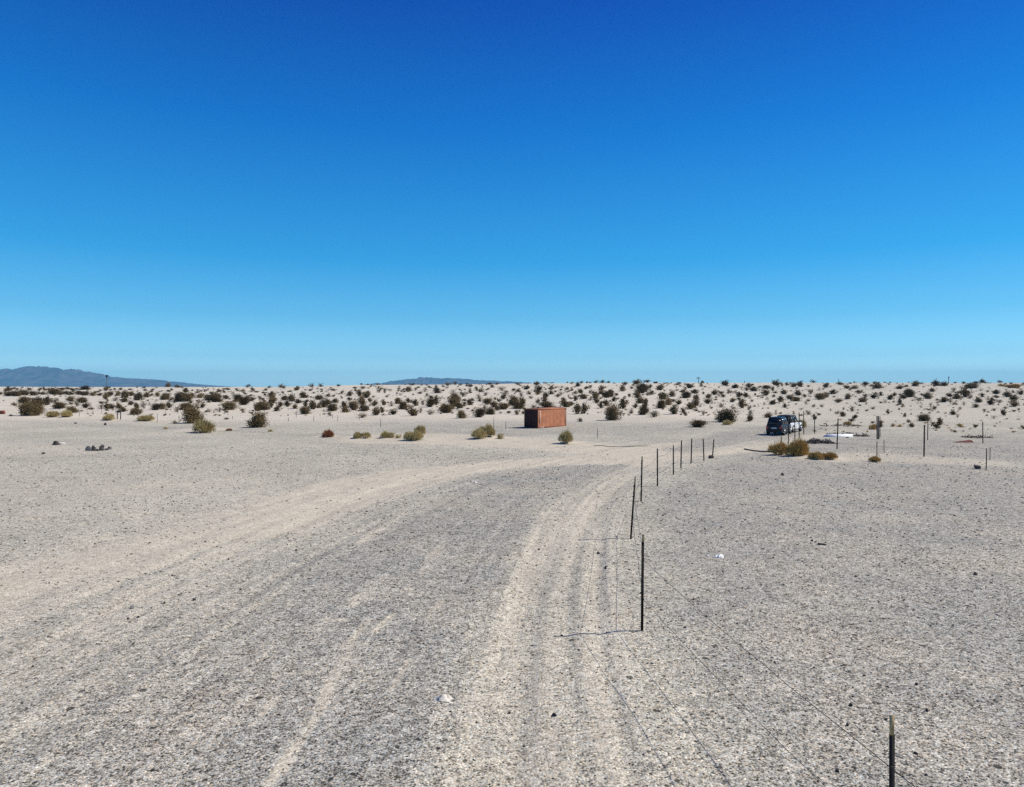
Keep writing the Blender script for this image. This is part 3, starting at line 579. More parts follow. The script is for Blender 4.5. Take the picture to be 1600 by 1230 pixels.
# measured in the photograph, as crops: origin, pixels per photo pixel, then "centre foot width height kind"
BUSHES = [((0, 560), 5.333, """
5 305 30 30|55 275 60 30|65 315 60 35|120 315 80 45|110 260 50 20|185 305 90 40|250 265 45 25|330 270 30 30|375 270 30 20|275 310 60 35|325 300 50 30|360 305 50 30|450 300 90 50
505 305 60 35|520 262 60 20|575 260 40 18|580 305 60 35|640 260 30 15|610 280 35 25|650 305 70 35|700 310 60 40|700 262 90 28|790 290 30 22|770 312 60 30|835 275 25 22|835 312 50 28
893 270 45 35|880 345 60 65|915 310 50 35|960 262 28 18|1000 265 35 25|985 312 40 40|1040 330 70 60|1040 365 50 40|965 355 50 35 p|1090 315 40 40|1085 265 40 15|1155 350 75 65|1210 272 35 20
1225 325 60 40|1262 285 30 25|1262 315 30 25|1310 320 45 40|1300 362 30 25 p|1370 345 80 55|1405 280 35 20|1430 270 25 25|1480 360 80 75|1550 285 45 35|1555 360 90 60|210 375 80 55
215 478 110 115|300 478 100 105|300 400 80 70|350 380 70 60|395 390 50 80|122 398 40 35|460 370 60 40 p|500 420 90 55|585 360 70 45|595 388 40 30|640 400 50 45 p|685 370 80 45|720 415 70 50
765 430 35 25|612 452 90 50|845 380 45 25|845 420 60 35 p|915 420 75 50|995 420 50 50|1030 445 55 45|1085 390 50 35|1140 415 40 45|1130 470 100 55|1195 408 50 50 p|1242 395 25 40 p
1300 430 80 55|1350 425 60 55|1412 415 55 60|1475 445 50 45 p|1540 430 80 55|440 490 90 50 t|550 490 80 55 t|915 515 75 50 t|1215 520 120 45 t|1460 545 40 30 t|1385 590 40 25 t|727 230 30 15
1400 240 50 40|1200 250 30 15|1142 248 10 20|1480 245 60 25|225 300 40 20 p|430 365 30 25|1005 400 30 20 p|545 300 60 25|60 300 50 25"""),
((280, 560), 5.333, """
60 280 45 35|155 290 50 30 p|210 280 25 20|230 272 25 15|330 280 40 25|370 290 35 35|375 262 25 15|440 300 45 25 p|475 262 18 15|525 278 50 25|538 292 25 15|570 243 45 30|612 272 35 30
640 285 35 15|718 270 35 22|747 250 30 25|850 245 80 30 p|870 250 30 22|860 290 25 18|670 332 35 22|978 268 45 35|1100 240 60 25 p|1178 238 45 25|1325 235 30 20|1283 270 60 25|1357 300 35 40
1535 255 50 25 p|1470 275 30 22|1490 300 60 40 p|1420 315 50 40|1555 325 60 50|1350 325 20 15|50 350 90 60|110 335 70 45|95 375 40 30|170 330 60 40|165 375 50 40 p|240 350 80 45|300 365 100 70
325 325 45 35|395 340 55 35|490 360 90 60|540 390 90 60|560 345 60 40|610 355 60 35|775 330 50 55|780 375 75 60|770 410 45 45|815 440 45 40|845 400 50 40|870 350 60 40|905 405 60 60
935 360 60 60|990 375 60 35|965 420 55 40|1030 330 60 50|1060 330 40 30|1062 370 35 30|1050 400 40 40|1052 465 80 65|1120 425 70 75|1160 415 40 40|1205 410 60 60|1170 345 60 40|1240 320 45 35
1240 385 50 50|1285 320 25 20|1300 370 55 35|1270 440 80 60|1258 482 45 40 p|1365 420 60 60|1378 450 60 45|1415 355 40 35|1455 430 80 75|1460 350 20 15|1530 410 60 60|1545 440 70 45
1525 495 90 50 p|50 425 80 50|198 412 45 40|150 410 45 45 p|250 450 35 35 p|290 455 30 30 p|335 448 45 45 p|415 430 115 70|655 440 50 50|695 430 100 70|530 455 40 40 p|395 510 40 20
130 540 150 145|178 620 165 105 t|640 575 150 120|415 605 45 22 r|760 612 40 22 t|1235 655 95 58 r|1490 665 80 50 t|1560 662 70 50 t|700 350 40 25|20 300 30 20"""),
((560, 560), 5.333, """
40 250 50 22 p|100 240 15 12|85 290 30 25|10 315 40 50|65 330 50 50|175 285 50 45 p|215 285 45 40 p|265 275 35 22 p|375 265 30 20|410 280 60 45|350 310 35 25 p|237 325 25 20|320 300 20 20|500 248 25 15
435 225 15 10|512 298 40 25|555 280 50 30 p|575 312 30 25|655 290 60 50|645 245 20 25|708 275 35 20|708 240 25 18|747 230 45 28|805 222 45 30 p|855 220 20 14|935 240 40 25|982 260 30 30
1023 280 45 30|843 262 18 15|870 320 70 45 p|790 280 50 25 p|790 310 60 35 p|925 280 40 20 p|1115 245 40 30|1095 220 40 18|1150 220 40 18|1290 270 40 22|1335 282 40 25|1405 260 45 35|1486 222 45 30
1415 205 30 12 p|1195 270 60 40 p|1230 290 30 30 p|1500 270 60 50|1490 305 40 35|1310 210 35 14 p|25 380 60 70|40 440 60 55|95 365 35 40|130 400 60 60|145 475 60 70|190 455 45 50|212 390 40 45
272 400 50 40 p|285 470 60 50|325 380 60 50|365 425 80 65|420 370 50 45|470 395 60 55|435 420 60 35 p|460 478 70 70|520 455 40 45 p|542 390 40 50 p|600 405 80 75|650 390 50 80|600 470 55 45 p
735 455 95 75|800 360 80 60|800 400 90 70|780 425 50 45|845 415 60 50|880 388 40 30|925 390 60 50|950 355 40 25|1000 335 60 40 p|1010 355 60 30 p|868 500 80 65|1010 490 90 75|1050 430 60 45 p
1080 380 80 50|1100 468 80 55|1130 410 70 50|1160 435 40 40|1210 425 80 55|1140 350 30 30|1170 360 30 30|1215 310 60 40 p|1210 340 60 35|1285 390 90 65|1330 415 90 45|1370 380 50 50
1440 335 40 22 p|1355 320 40 40 p|1420 300 45 30 p|1252 460 30 25|1318 470 45 40 p|1375 465 30 35|230 662 80 55 t|280 660 60 50 t|335 665 40 32 t|430 680 90 70 t|500 682 85 80 t|525 635 80 75 t
1010 665 100 75 t|1090 650 90 100 t|1040 620 80 50 t|1185 670 48 48 t|165 250 20 20|610 335 40 30|680 340 60 25 p|1060 310 60 30 p|1280 330 60 30 p"""),
((800, 560), 5.333, """
15 265 25 18|55 280 35 28|125 260 45 35|207 220 45 30|285 207 50 12 p|330 207 50 14 p|220 300 60 55|140 300 40 30 p|155 335 50 25 p|325 265 40 30|365 250 25 18|360 285 30 20|280 262 20 15|280 330 60 50
325 300 50 35|270 370 60 60|215 375 35 45|290 410 110 50|20 390 50 70|90 370 50 50|50 420 70 40|35 470 40 40 p|180 415 70 30 p|95 465 30 30 p|408 270 20 20|410 300 50 30 p|380 320 50 30
455 265 35 30|478 280 25 18|430 375 50 50|455 405 70 50|485 395 60 35|550 235 45 38|580 210 25 25|525 295 45 30|530 355 40 50|575 290 50 35|600 340 60 50|617 258 35 28|655 245 35 25
650 285 25 20|650 350 40 30 p|625 200 20 16|650 203 20 12|698 207 40 28|755 207 50 30|800 207 30 22|750 265 60 40|740 300 60 40|700 345 60 70|710 375 50 40|740 415 50 50|780 395 60 50
785 330 60 60|825 320 60 60|855 360 40 40|875 310 30 25|925 420 70 90|945 225 45 32|920 275 50 55|550 465 60 90|605 460 75 90|840 517 110 125|905 480 40 50 p|930 480 30 25 p|975 325 22 35
1000 255 30 28|1035 215 60 40|1080 290 90 80|1150 250 40 35|1130 200 50 28|1045 335 70 60|1070 375 70 50|1115 400 50 60|1130 310 45 35|1170 295 45 28|1230 265 65 50|1025 415 50 45
1095 470 80 75|995 460 40 45 p|1180 490 90 55 p|1250 340 75 55|1235 415 85 70|1300 390 60 60|1340 365 40 30|1385 385 50 45|1335 320 70 55|1485 425 60 55|1350 465 70 75|568 530 45 35|445 712 100 105 t"""),
((1060, 560), 5.333, """
5 220 30 25|80 248 70 38|195 210 40 28|390 228 75 45|475 248 65 32|60 330 85 55|40 280 40 25|140 293 55 35|150 345 60 45|140 405 60 80|95 420 60 50|35 455 45 40|60 478 25 30|10 385 30 40|208 300 22 25
305 305 65 45|250 330 55 35|250 380 75 50|355 300 50 30|370 325 50 30|418 295 40 45 p|355 410 60 40 p|210 475 45 45 p|150 440 40 40 p|590 245 60 40|565 270 40 35|630 275 60 38|505 320 60 40
560 325 60 40|455 365 50 35|530 415 70 80|600 335 40 20 p|615 365 30 25|637 310 25 25|590 430 40 40 p|595 525 55 60|600 470 45 40 p|720 252 70 28|730 310 75 50|785 270 30 28|745 345 40 28 p|800 325 30 28
820 230 60 52|720 390 28 30 p|780 385 60 40|845 365 60 50|880 300 60 38|935 345 60 45|1000 310 60 50|890 412 40 40|960 240 60 38|1015 238 60 50|990 358 65 35|1050 325 35 30|1065 385 35 35 p
1085 360 30 25|1105 300 45 45 p|1125 205 45 30|1170 270 35 30 p|1240 245 60 40|1290 298 75 40|1185 340 90 50|1230 325 50 40|1195 405 35 30 p|1330 370 60 40|1355 222 55 28|1405 255 40 30
1465 255 60 28|745 495 55 45|808 470 30 45 p|1025 430 40 25 p|1080 470 60 40 p|1135 510 40 40|1170 475 30 20|1270 440 25 25 p|1325 465 50 30 p|1365 485 45 40|1375 430 25 25 p|165 572 120 58
400 530 145 105|415 555 80 40 t|1035 580 75 65 t|845 805 120 105 g|1010 808 190 128 g|1155 838 105 58 g|1250 840 110 55 g"""),
((1320, 560), 5.714, """
15 270 50 30|30 365 60 50|85 270 60 30|120 315 50 35|180 240 65 32|178 345 50 30|158 390 75 38|193 415 28 35 p|268 230 35 28|290 270 80 45|265 360 70 50|325 335 40 35|357 220 25 15|360 400 35 35 p
440 340 50 35|415 370 60 45|435 395 25 20|485 275 60 35|495 415 40 60|570 218 15 10|635 250 60 48|565 345 90 70|530 360 60 40|740 360 75 55|660 385 45 35 p|780 300 60 35|815 245 70 52|888 248 60 40
975 295 40 40 p|940 345 50 40|890 392 80 48|1005 362 75 45|1080 345 85 90|1120 268 110 48|1170 225 60 22|1228 218 55 35|1120 360 60 35 p|1225 345 45 40|1200 395 60 50|1215 290 50 25 p|1275 370 40 40 p
1355 318 60 38|1357 355 50 32|1385 220 40 28|1395 250 50 28 g|1460 345 70 50|1510 265 90 35 g|1505 385 80 55|1510 430 75 55|1580 325 60 40|1300 415 75 50|1385 400 50 35 p|1170 440 60 35|970 415 50 30 p
1065 420 30 40 p|680 445 25 30 p|765 430 35 40 p|805 460 45 40|485 460 22 20|387 500 28 45|540 525 35 45|700 560 90 60|570 575 35 35|600 615 50 42|850 595 55 65|815 625 75 45|790 590 45 25|970 505 55 45
1005 530 25 45 p|1030 615 50 35 g|1165 620 45 35|980 660 45 20|1335 470 35 25|1420 510 45 60|1330 540 45 40 p|1268 515 20 15|1555 465 25 22|1590 635 40 45|90 540 45 40|65 565 45 30|25 595 60 35 g
65 475 55 50 p|250 635 75 50 g|320 615 40 50|325 580 40 30 g|430 610 40 30 g|485 610 50 25 g|245 580 30 22|280 925 95 50 g""")]
LAB = {(303, 661): 'tall black-green bush left of centre, leaning over a grey-brown bush', (313, 676): 'wide grey-brown bush in front of the tall black-green bush',
       (400, 667): 'lone spreading dark bush with a long shadow on the grey strip', (511, 682): 'low russet tumbleweed on the sand strip between dark and olive bushes',
       (559, 684): 'left half of the first low olive bush pair', (572, 684): 'right half of the first low olive bush pair',
       (603, 684): 'wider left bush of the round olive pair', (612, 683): 'low right side of the round olive bush', (622, 684): 'small olive bush just right of the round one',
       (640, 687): 'left lobe of the tall olive bush', (653, 687): 'front lobe of the tall olive bush', (658, 679): 'topmost lobe of the tall olive bush',
       (749, 684): 'left brown lobe of the big undercut bush', (764, 681): 'tall right lobe of the big undercut bush', (755, 676): 'middle lobe of the big undercut bush',
       (782, 685): 'small lone olive tuft right of the big undercut bush', (883, 693): 'lone olive-gold bush in front of the container with a black shadow',
       (957, 656): 'tall dark cone-shaped bush at the dune foot right of the container', (1090, 667): 'low dark sprawling bush right of the fence, below the slope',
       (1135, 659): 'big dark round bush at the dune foot left of the cars', (1137, 664): 'pale tuft at the base of the big dark round bush',
       (1254, 668): 'pale olive bush directly behind the white car', (1218, 710): 'round golden bush around the thin post, left of the biggest',
       (1249, 711): 'biggest golden-brown bush, near the brush pile', (1276, 717): 'left half of the long low golden bush', (1294, 717): 'right half of the long low golden bush',
       (1369, 721): 'straw tuft at the foot of the thin post below the double post', (82, 651): 'left half of the straw-coloured twin bush', (103, 651): 'right half of the straw-coloured twin bush',
       (171, 656): 'straw bush on sand just left of the two-legged frame', (227, 657): 'wide straw bush curling over a sand mound',
       (40, 649): 'left of two big dark bushes at the far left', (56, 649): 'right of two big dark bushes at the far left', (357, 673): 'small russet tuft between the two lone dark bushes',
       (422, 674): 'small olive tuft just right of the lone spreading bush'}
items = []
for (ox, oy), sc, txt in BUSHES:
    for e in txt.replace('\n', '|').split('|'):
        q = e.split()
        if len(q) < 4: continue
        k = q[4] if len(q) > 4 else 'd'; cx, fy, ww, hh = map(float, q[:4])
        items.append([ox+cx/sc, oy+fy/sc, ww/sc, hh/sc, k])
items.sort(key=lambda b: -b[2]*b[3])
def key(b): return (int(round(b[0])), int(round(b[1])))
hand = {}
for b in items:
    for kk in LAB:
        if abs(kk[0]-b[0]) <= 2.2 and abs(kk[1]-b[1]) <= 2.2 and kk not in hand and b[2] > 6: hand[kk] = id(b); b.append(LAB[kk]); break
top = [b for b in items if len(b) == 6]; rest = [b for b in items if len(b) == 5]
nd = 0; single = list(top)
for b in rest:
    if nd < 330-len(top): single.append(b); nd += 1
sset = set(id(b) for b in single); stuffb = [b for b in items if id(b) not in sset]
rb = random.Random(77)
cells = {}
for b in single:
    if len(b) == 5:
        row, mk = place(b[0], b[1]); size = 'large' if b[2] > 14 else 'medium' if b[2] > 10 else 'small'
        b.append((size, WORD[b[4]], row, mk)); cells.setdefault(b[5], []).append(b)
for k, l in cells.items():
    l.sort(key=lambda b: b[0])
    for i, b in enumerate(l):
        side = k[2] if k[3] in ('the left edge', 'the right edge') else k[2]
        where = f"above {k[3]}"
        if k[3] in ('the left edge', 'the right edge'): where = f"at {k[3]}"
        b[5] = f"{k[0]} {k[1]} bush {side} {where}" + ('' if len(l) == 1 else f", {ORD[i]} from left")
def put_bush(b):
    px, py, wp, hp, k, lab = b; g = G(px, py); dd = g.y; wm = wp/FPX*dd*1.0; hm = hp/FPX*dd*1.03
    big = wp > 15 or (k != 'd' and wp > 14); q = rb.choice(BIG[k] if big else SML[k]); uh, uw = UNITH[id(q)]
    sc = (wm/uw*rb.uniform(.88, 1.14), wm/uw*rb.uniform(.88, 1.14), hm/uh); rz = rb.uniform(0, 6.28)
    # part of the height the eye sees is the depth of the plant seen from above; far ones are seen level
    if big:
        o = empty(NAME[k], (g.x, g.y, g.z-.02*hm), rz); o.scale = sc
        obj('stems', q[0], o); obj('foliage', q[1], o)
    else:
        o = obj(NAME[k], q); o.location = (g.x, g.y, g.z-.03*hm); o.scale = sc; o.rotation_euler = (0, 0, rz)
    tag(o, lab, 'bush', GROUP[k])
for b in single: put_bush(b)
# the small remainder, and the low dry scrub between, joined as stuff
def joined(name, entries, seed):
    rd = random.Random(seed); VV = []; FF = []; MI = []; off = 0; mats = [M['creosote_stem'], M['creosote'], M['pale'], M['olive'], M['golden'], M['russet']]
    mi = {'d': 1, 'p': 2, 't': 3, 'g': 4, 'r': 5}; cache = {}
    for (x, y, z, wm, hm, k) in entries:
        kk = k if k in ('d', 'p') else 'd'; q = rd.choice(LOW[kk]); V, Ft, nst, uh, uw = q
        a = rd.uniform(0, 6.28); c, s = math.cos(a), math.sin(a); W = V.copy(); W[:, 0] = (V[:, 0]*c-V[:, 1]*s)*wm/uw+x; W[:, 1] = (V[:, 0]*s+V[:, 1]*c)*wm/uw+y; W[:, 2] = V[:, 2]*hm/uh+z
        VV.append(W); FF.append(Ft+off); off += len(W); m_ = np.full(len(Ft), mi[k]); m_[:nst] = 0; MI.append(m_)
    o = obj(name, mesh(name, np.concatenate(VV), np.concatenate(FF), mats, np.concatenate(MI))); tag(o, kind='stuff')
LOW = {}
for k, ns, nl, lf in (('d', 14, 12, .085), ('p', 14, 6, .06)):
    LOW[k] = []
    for s in range(5):
        st, LV, LF = creosote_parts(200+s+len(k), ns, nl, lf); tri = []
        for f in st.f:
            for i in range(1, len(f)-1): tri.append((f[0], f[i], f[i+1]))
        nst = len(tri); n = len(st.v)
        for f in LF: tri += [(f[0]+n, f[1]+n, f[2]+n), (f[0]+n, f[2]+n, f[3]+n)]
        V = np.array([tuple(v) for v in st.v]+[tuple(v) for v in LV]); LOW[k].append((V, np.array(tri), nst, V[:, 2].max(), 2*np.percentile(np.abs(V[:, :2]), 97)))
ent = []
for b in stuffb:
    g = G(b[0], b[1]); ent.append((g.x, g.y, g.z, b[2]/FPX*g.y*1.1, b[3]/FPX*g.y*1.1, b[4]))
rs = random.Random(5)
for i in range(2300):
    px = rs.uniform(-150, 1750); py = 599+rs.random()**1.5*52
    if px < 560 and py < 606: continue
    g = G(px, py); wp = rs.uniform(2.0, 6.5)
    if float(vnoise(px/22., py/7., 71)) < .38: continue
    ent.append((g.x, g.y, g.z, wp/FPX*g.y, wp*.6/FPX*g.y, 'p' if rs.random() < .55 else 'd'))
for i in range(260):      # beyond the crest and outside the frame
    x = rs.uniform(-420, 420); y = rs.uniform(110, 470)
    if abs(x) < .74*y: continue
    ent.append((x, y, float(zf(x, y)), rs.uniform(1, 2.5), rs.uniform(.8, 1.6), 'd'))
for i in range(40):       # dry tufts on the flat right of the slab
    px = rs.uniform(1270, 1600); py = rs.uniform(655, 676); g = G(px, py); ent.append((g.x, g.y, g.z, rs.uniform(.2, .5), rs.uniform(.12, .25), rs.choice('pg')))
joined('dry_scrub', ent, 9)
# ------------------------------------------------------------------ shipping container
def container():
    L, W, Hc = 6.06, 2.2, 2.43
    p = G(841, 669.6); a = R(51)
    ct = empty('shipping_container', (p.x, p.y, p.z-.02), a)
    tag(ct, 'orange shipping container standing alone below the bushy dune', 'shipping container')
    e = .10
    def corr(length, axis, pos, sgn, z0, z1, name):
        pitch, dep = .28, .036; m = MB(); n = int(length/pitch); pitch = length/n; prof = []
        for i in range(n):
            for u, d in ((0, 0), (.25, 0), (.5, 1), (.75, 1)): prof.append(((i+u)*pitch, d*dep))
        prof.append((length, 0)); V = []; F = []
        for s, d in prof:
            for z in (z0, z1):
                q = pos+sgn*-d; V.append((e+s, q, z) if axis == 'x' else (q, e+s, z))
        for i in range(len(prof)-1): F.append((2*i, 2*i+2, 2*i+3, 2*i+1))
        m.add(V, F); m.build(name, M['rust'], ct)
    corr(L-2*e, 'x', .03, -1, .15, Hc-.11, 'side_panel')
    corr(L-2*e, 'x', W-.03, 1, .15, Hc-.11, 'side_panel')
    corr(W-2*e, 'y', L-.03, 1, .15, Hc-.11, 'end_panel')
    m = MB()
    n = 22; m.box(.03, L-.03, .03, W-.03, Hc-.05, Hc-.02); m.build('roof', M['rust'], ct)
    m = MB().box(.03, L-.03, .03, W-.03, .10, .14); m.build('floor', M['rustdark'], ct)
    for x in (0, L-e):
        for y in (0, W-e): MB().box(x, x+e, y, y+e, .12, Hc-.12).build('corner_post', M['rust'], ct, .006)
    for y in (0, W-e):
        MB().box(e, L-e, y+.003, y+e-.02, Hc-.11, Hc-.004).build('top_rail', M['rust'], ct); MB().box(e, L-e, y+.003, y+e-.02, .02, .15).build('bottom_rail', M['rustdark'], ct)
    for x in (0, L-e):
        MB().box(x+.003, x+e-.01, e, W-e, Hc-.11, Hc-.004).build('end_header', M['rust'], ct); MB().box(x+.003, x+e-.01, e, W-e, .02, .15).build('sill', M['rustdark'], ct)
    for x in (0, L-.17):
        for y in (0, W-.17):
            for z in (0, Hc-.12): MB().box(x-.006 if x == 0 else x, x+.17+(0 if x == 0 else .006), y-.006 if y == 0 else y, y+.17+(0 if y == 0 else .006), z, z+.12).build('corner_casting', M['rustdark'], ct, .01)
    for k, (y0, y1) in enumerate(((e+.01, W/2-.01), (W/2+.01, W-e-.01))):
        d = MB().box(.03, .07, y0, y1, .16, Hc-.13).build('door', M['doorshade'], ct)
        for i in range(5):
            z = .3+i*.44; MB().box(.022, .0295, y0+.08, y1-.08, z, z+.3).build('door_panel', M['doorshade'], d)
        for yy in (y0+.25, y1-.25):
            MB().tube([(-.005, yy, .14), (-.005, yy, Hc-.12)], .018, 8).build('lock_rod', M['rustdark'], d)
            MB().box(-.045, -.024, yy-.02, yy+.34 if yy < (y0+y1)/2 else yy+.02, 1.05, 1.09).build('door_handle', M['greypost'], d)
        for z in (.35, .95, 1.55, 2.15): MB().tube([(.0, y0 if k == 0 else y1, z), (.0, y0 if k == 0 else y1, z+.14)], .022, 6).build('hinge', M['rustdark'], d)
    MB().box(.30, .42, -.012, -.004, .62, Hc-.26).build('pale_strip', M['castmetal'], ct)
    MB().box(L-.33, L-.27, -.012, -.004, .5, Hc-.3).build('pale_strip', M['castmetal'], ct)
    MB().box(.16, 1.2, -.02, -.004, .10, .16).build('pale_strip', M['castmetal'], ct)
container()

# ------------------------------------------------------------------ cars
def car(name, label, px, py, heading, sc, paint, L=4.55, W=1.84, Hc=1.78, top=None):
    p = G(px, py)
    root = empty(name, (p.x, p.y, p.z+.01), math.pi/2-heading); tag(root, label, 'car'); root.scale = (sc, sc, sc)
    hw = W/2
    # x forward, origin at the rear right corner's foot: y runs to the left
    def ring(x, zb, zt, h, r=.12, n=5, bulge=.0):
        pts = []
        for (cy, cz, a0) in ((h-r, zt-r, 0), (-h+r, zt-r, 90), (-h+r*.6, zb+r*.6, 180), (h-r*.6, zb+r*.6, 270)):
            rr = r if a0 < 180 else r*.6
            for k in range(n):
                a = R(a0+90*k/(n-1)); pts.append((x, hw+cy+rr*math.cos(a), cz+rr*math.sin(a)))
        return pts
    belt = Hc*.565; gl = .22
    st = [(0, .44, belt-.12, hw-.14), (.05, .36, belt-.02, hw-.05), (.25, .30, belt+.0, hw-.01), (.9, .25, belt+.01, hw), (2.4, .24, belt-.0, hw), (3.3, .25, belt-.02, hw), (3.75, .27, belt-.05, hw-.02),
          (4.25, .32, belt-.11, hw-.07), (4.48, .38, belt-.2, hw-.16), (L, .44, belt-.32, hw-.26)]
    b = MB().ring_loft([ring(*s) for s in st]).build('body', M[paint], root, smooth=True)
    # wheel arches cut as dark liners, wheels
    for wx in (.86, 3.62):
        for side in (0, 1):
            y0 = -.012 if side == 0 else W+.012-.03
            MB().cyl((wx, y0, .37), 'y', .405, .405, .03, 28).build('wheel_arch', M['trim'], root)
            ty0 = -.035 if side == 0 else W+.035-.24
            t = MB().ring_loft([[(wx+rr*math.cos(2*math.pi*k/28), ty0+yy, .345+rr*math.sin(2*math.pi*k/28)) for k in range(28)] for yy, rr in ((0, .30), (.03, .345), (.21, .345), (.24, .30))]).build('wheel', M['tyre'], root)
            yr = ty0-.006 if side == 0 else ty0+.24-.014
            MB().cyl((wx, yr, .345), 'y', .21, .21, .02, 20).build('rim', M['rim'], t)
            for k in range(5):
                a = 2*math.pi*k/5; q = .17
                MB().tube([(wx, yr-.004 if side == 0 else yr+.024, .345), (wx+q*math.cos(a), yr-.004 if side == 0 else yr+.024, .345+q*math.sin(a))], .018, 5).build('spoke', M['rim'], t)
    # greenhouse: tapered box with pillars, each pane its own
    zb, zt = belt-.02, Hc; rx0, rx1, fx0, fx1 = .14, .50, 3.02, 2.42   # rear bottom/top, front bottom/top
    ib, itp = .07, .20
    def P(s, t, side):    # s 0 rear..1 front, t 0 bottom..1 top, side 0 right, 1 left
        x = (rx0*(1-t)+rx1*t)*(1-s)+(fx0*(1-t)+fx1*t)*s; ins = ib*(1-t)+itp*t
        return Vector((x, ins if side == 0 else W-ins, zb+(zt-.09-zb)*t))
    cab = MB(); ins = .02
    cab.ring_loft([[P(0, t, 0), P(1, t, 0), P(1, t, 1), P(0, t, 1)] for t in (0, .5, 1)]).build('cabin', M[top or paint], root, .03)
    rings = []
    for k, (dz, sh) in enumerate(((-.02, 0), (.03, .02), (.06, .07), (.085, .22))):
        pr = [P(0, 1, 0), P(1, 1, 0), P(1, 1, 1), P(0, 1, 1)]; c = sum(pr, Vector())/4; rings.append([q+Vector(((c.x-q.x)*sh, (c.y-q.y)*sh*1.1, dz)) for q in pr])
    MB().ring_loft(rings).build('roof', M[top or paint], root, .02)
    def pane(nm, q, off):
        q = [v+off for v in q]; n_ = (q[1]-q[0]).cross(q[2]-q[0]).normalized()*.008
        m = MB().add([*q, *[v+n_ for v in q]], [(0, 1, 2, 3), (7, 6, 5, 4), (0, 4, 5, 1), (1, 5, 6, 2), (2, 6, 7, 3), (3, 7, 4, 0)]); m.build(nm, M['glass'], root)
    for side in (0, 1):
        off = Vector((0, -.012 if side == 0 else .012, 0))
        for s0, s1 in ((.07, .30), (.34, .62), (.655, .94)):
            pane('side_window', [P(s0, .12, side), P(s1, .12, side), P(s1-(.0 if s1 < .9 else .03), .9, side), P(s0, .9, side)], off)
    if top:
        for side in (0, 1):
            q = [P(.625, .0, side), P(.665, .0, side), P(.655, 1.0, side), P(.615, 1.0, side)]; d_ = Vector((0, -.03 if side == 0 else .03, 0))
            MB().add([*q, *[v+d_ for v in q]], [(0, 1, 2, 3), (7, 6, 5, 4), (0, 4, 5, 1), (1, 5, 6, 2), (2, 6, 7, 3), (3, 7, 4, 0)]).build('door_pillar', M[paint], root)
    pane('rear_window', [P(0, .12, 0).lerp(P(0, .12, 1), .08), P(0, .12, 0).lerp(P(0, .12, 1), .92), P(0, .92, 0).lerp(P(0, .92, 1), .92), P(0, .92, 0).lerp(P(0, .92, 1), .08)], Vector((-.012, 0, .0)))
    pane('windscreen', [P(1, .08, 0).lerp(P(1, .08, 1), .06), P(1, .08, 0).lerp(P(1, .08, 1), .94), P(1, .94, 0).lerp(P(1, .94, 1), .94), P(1, .94, 0).lerp(P(1, .94, 1), .06)], Vector((.014, 0, .0)))
    for side in (0, 1):
        y = .0 if side == 0 else W; sg = -1 if side == 0 else 1
        MB().box(2.72, 2.84, min(y, y+sg*.17), max(y, y+sg*.17), belt+.02, belt+.17).build('side_mirror', M['trim'], root, .02)
        for dx in (1.25, 2.2): MB().box(dx, dx+.16, min(y, y+sg*.022), max(y, y+sg*.022), belt-.16, belt-.13).build('door_handle', M['trim'], root)
        for dx in (1.10, 1.98, 2.86): MB().box(dx, dx+.010, y-.004 if side == 0 else y-.004, y+.004, .34, belt-.10).build('door_seam', M['trim'], root)
        MB().box(1.25, 3.2, y-.014, y+.014, .27, .36).build('side_skirt', M['trim'], root)
        yy = .06 if side == 0 else W-.28
        MB().box(-.004, .06, yy, yy+.22, belt-.34, belt-.10).build('tail_lamp', M['redlamp'], root, .015)
        MB().box(L-.22, L-.03, yy+.12-(0 if side == 0 else .22), yy+.34-(0 if side == 0 else .22), belt-.40, belt-.28).build('headlight', M['clearlamp'], root, .02)
    MB().box(-.07, .10, .10, W-.10, .34, .56).build('rear_bumper', M['trim'], root, .04)
    MB().box(L-.12, L+.04, .28, W-.28, .34, .54).build('front_bumper', M['trim'], root, .04)
    MB().box(L-.05, L+.01, .45, W-.45, .56, .68).build('grille', M['trim'], root, .01)
    MB().box(-.015, .02, hw-.26, hw+.26, .66, .78).build('licence_plate', M['plate'], root)
    MB().box(.02, .06, hw-.5, hw+.5, belt-.06, belt-.03).build('tailgate_trim', M['trim'], root)
    return root
car('parked_car', 'dark blue-black car parked on the gravel track, seen from its rear', 1222.5, 681.3, R(33.0), 1.08, 'carblack', W=1.60)
car('parked_car', 'white car with a black top parked just ahead of the dark one', 1236, 677.0, R(37), 1.10, 'carwhite', W=1.74, top='trim')

# ------------------------------------------------------------------ posts and fences
def t_post(h, tip=.0, k=1.0, dark='post'):
    """steel T-post: flange, web, studs; optional faded tip"""
    m = MB(); hb = h-tip
    m.box(-.020*k, .020*k, -.0035*k, .0035*k, -.05, hb); m.box(-.0035*k, .0035*k, .0036*k, .034*k, -.05, hb)
    n = int(hb/.10) if k < 1.3 else 0
    for i in range(n): m.box(-.006, .006, -.012, -.0036, .08+i*.10, .10+i*.10)
    return m
def tip_mb(h, tip, k=1.0):
    m = MB(); m.box(-.017*k, .017*k, -.0033*k, .0033*k, h-tip+.001, h); m.box(-.0032*k, .0032*k, .0034*k, .028*k, h-tip+.001, h); return m
def rot_to(o, base, topv):
    d = (topv-base).normalized(); o.rotation_euler = d.to_track_quat('Z', 'Y').to_euler()
def post_top(bx, by, tx, ty):
    """world foot and top of an upright post seen from foot pixel to top pixel"""
    g = G(bx, by); u = (tx-800)/FPX; dx, dy, dz = ray(tx, ty); t = g.y/dy
    return g, Vector((dx*t, g.y, H+dz*t))
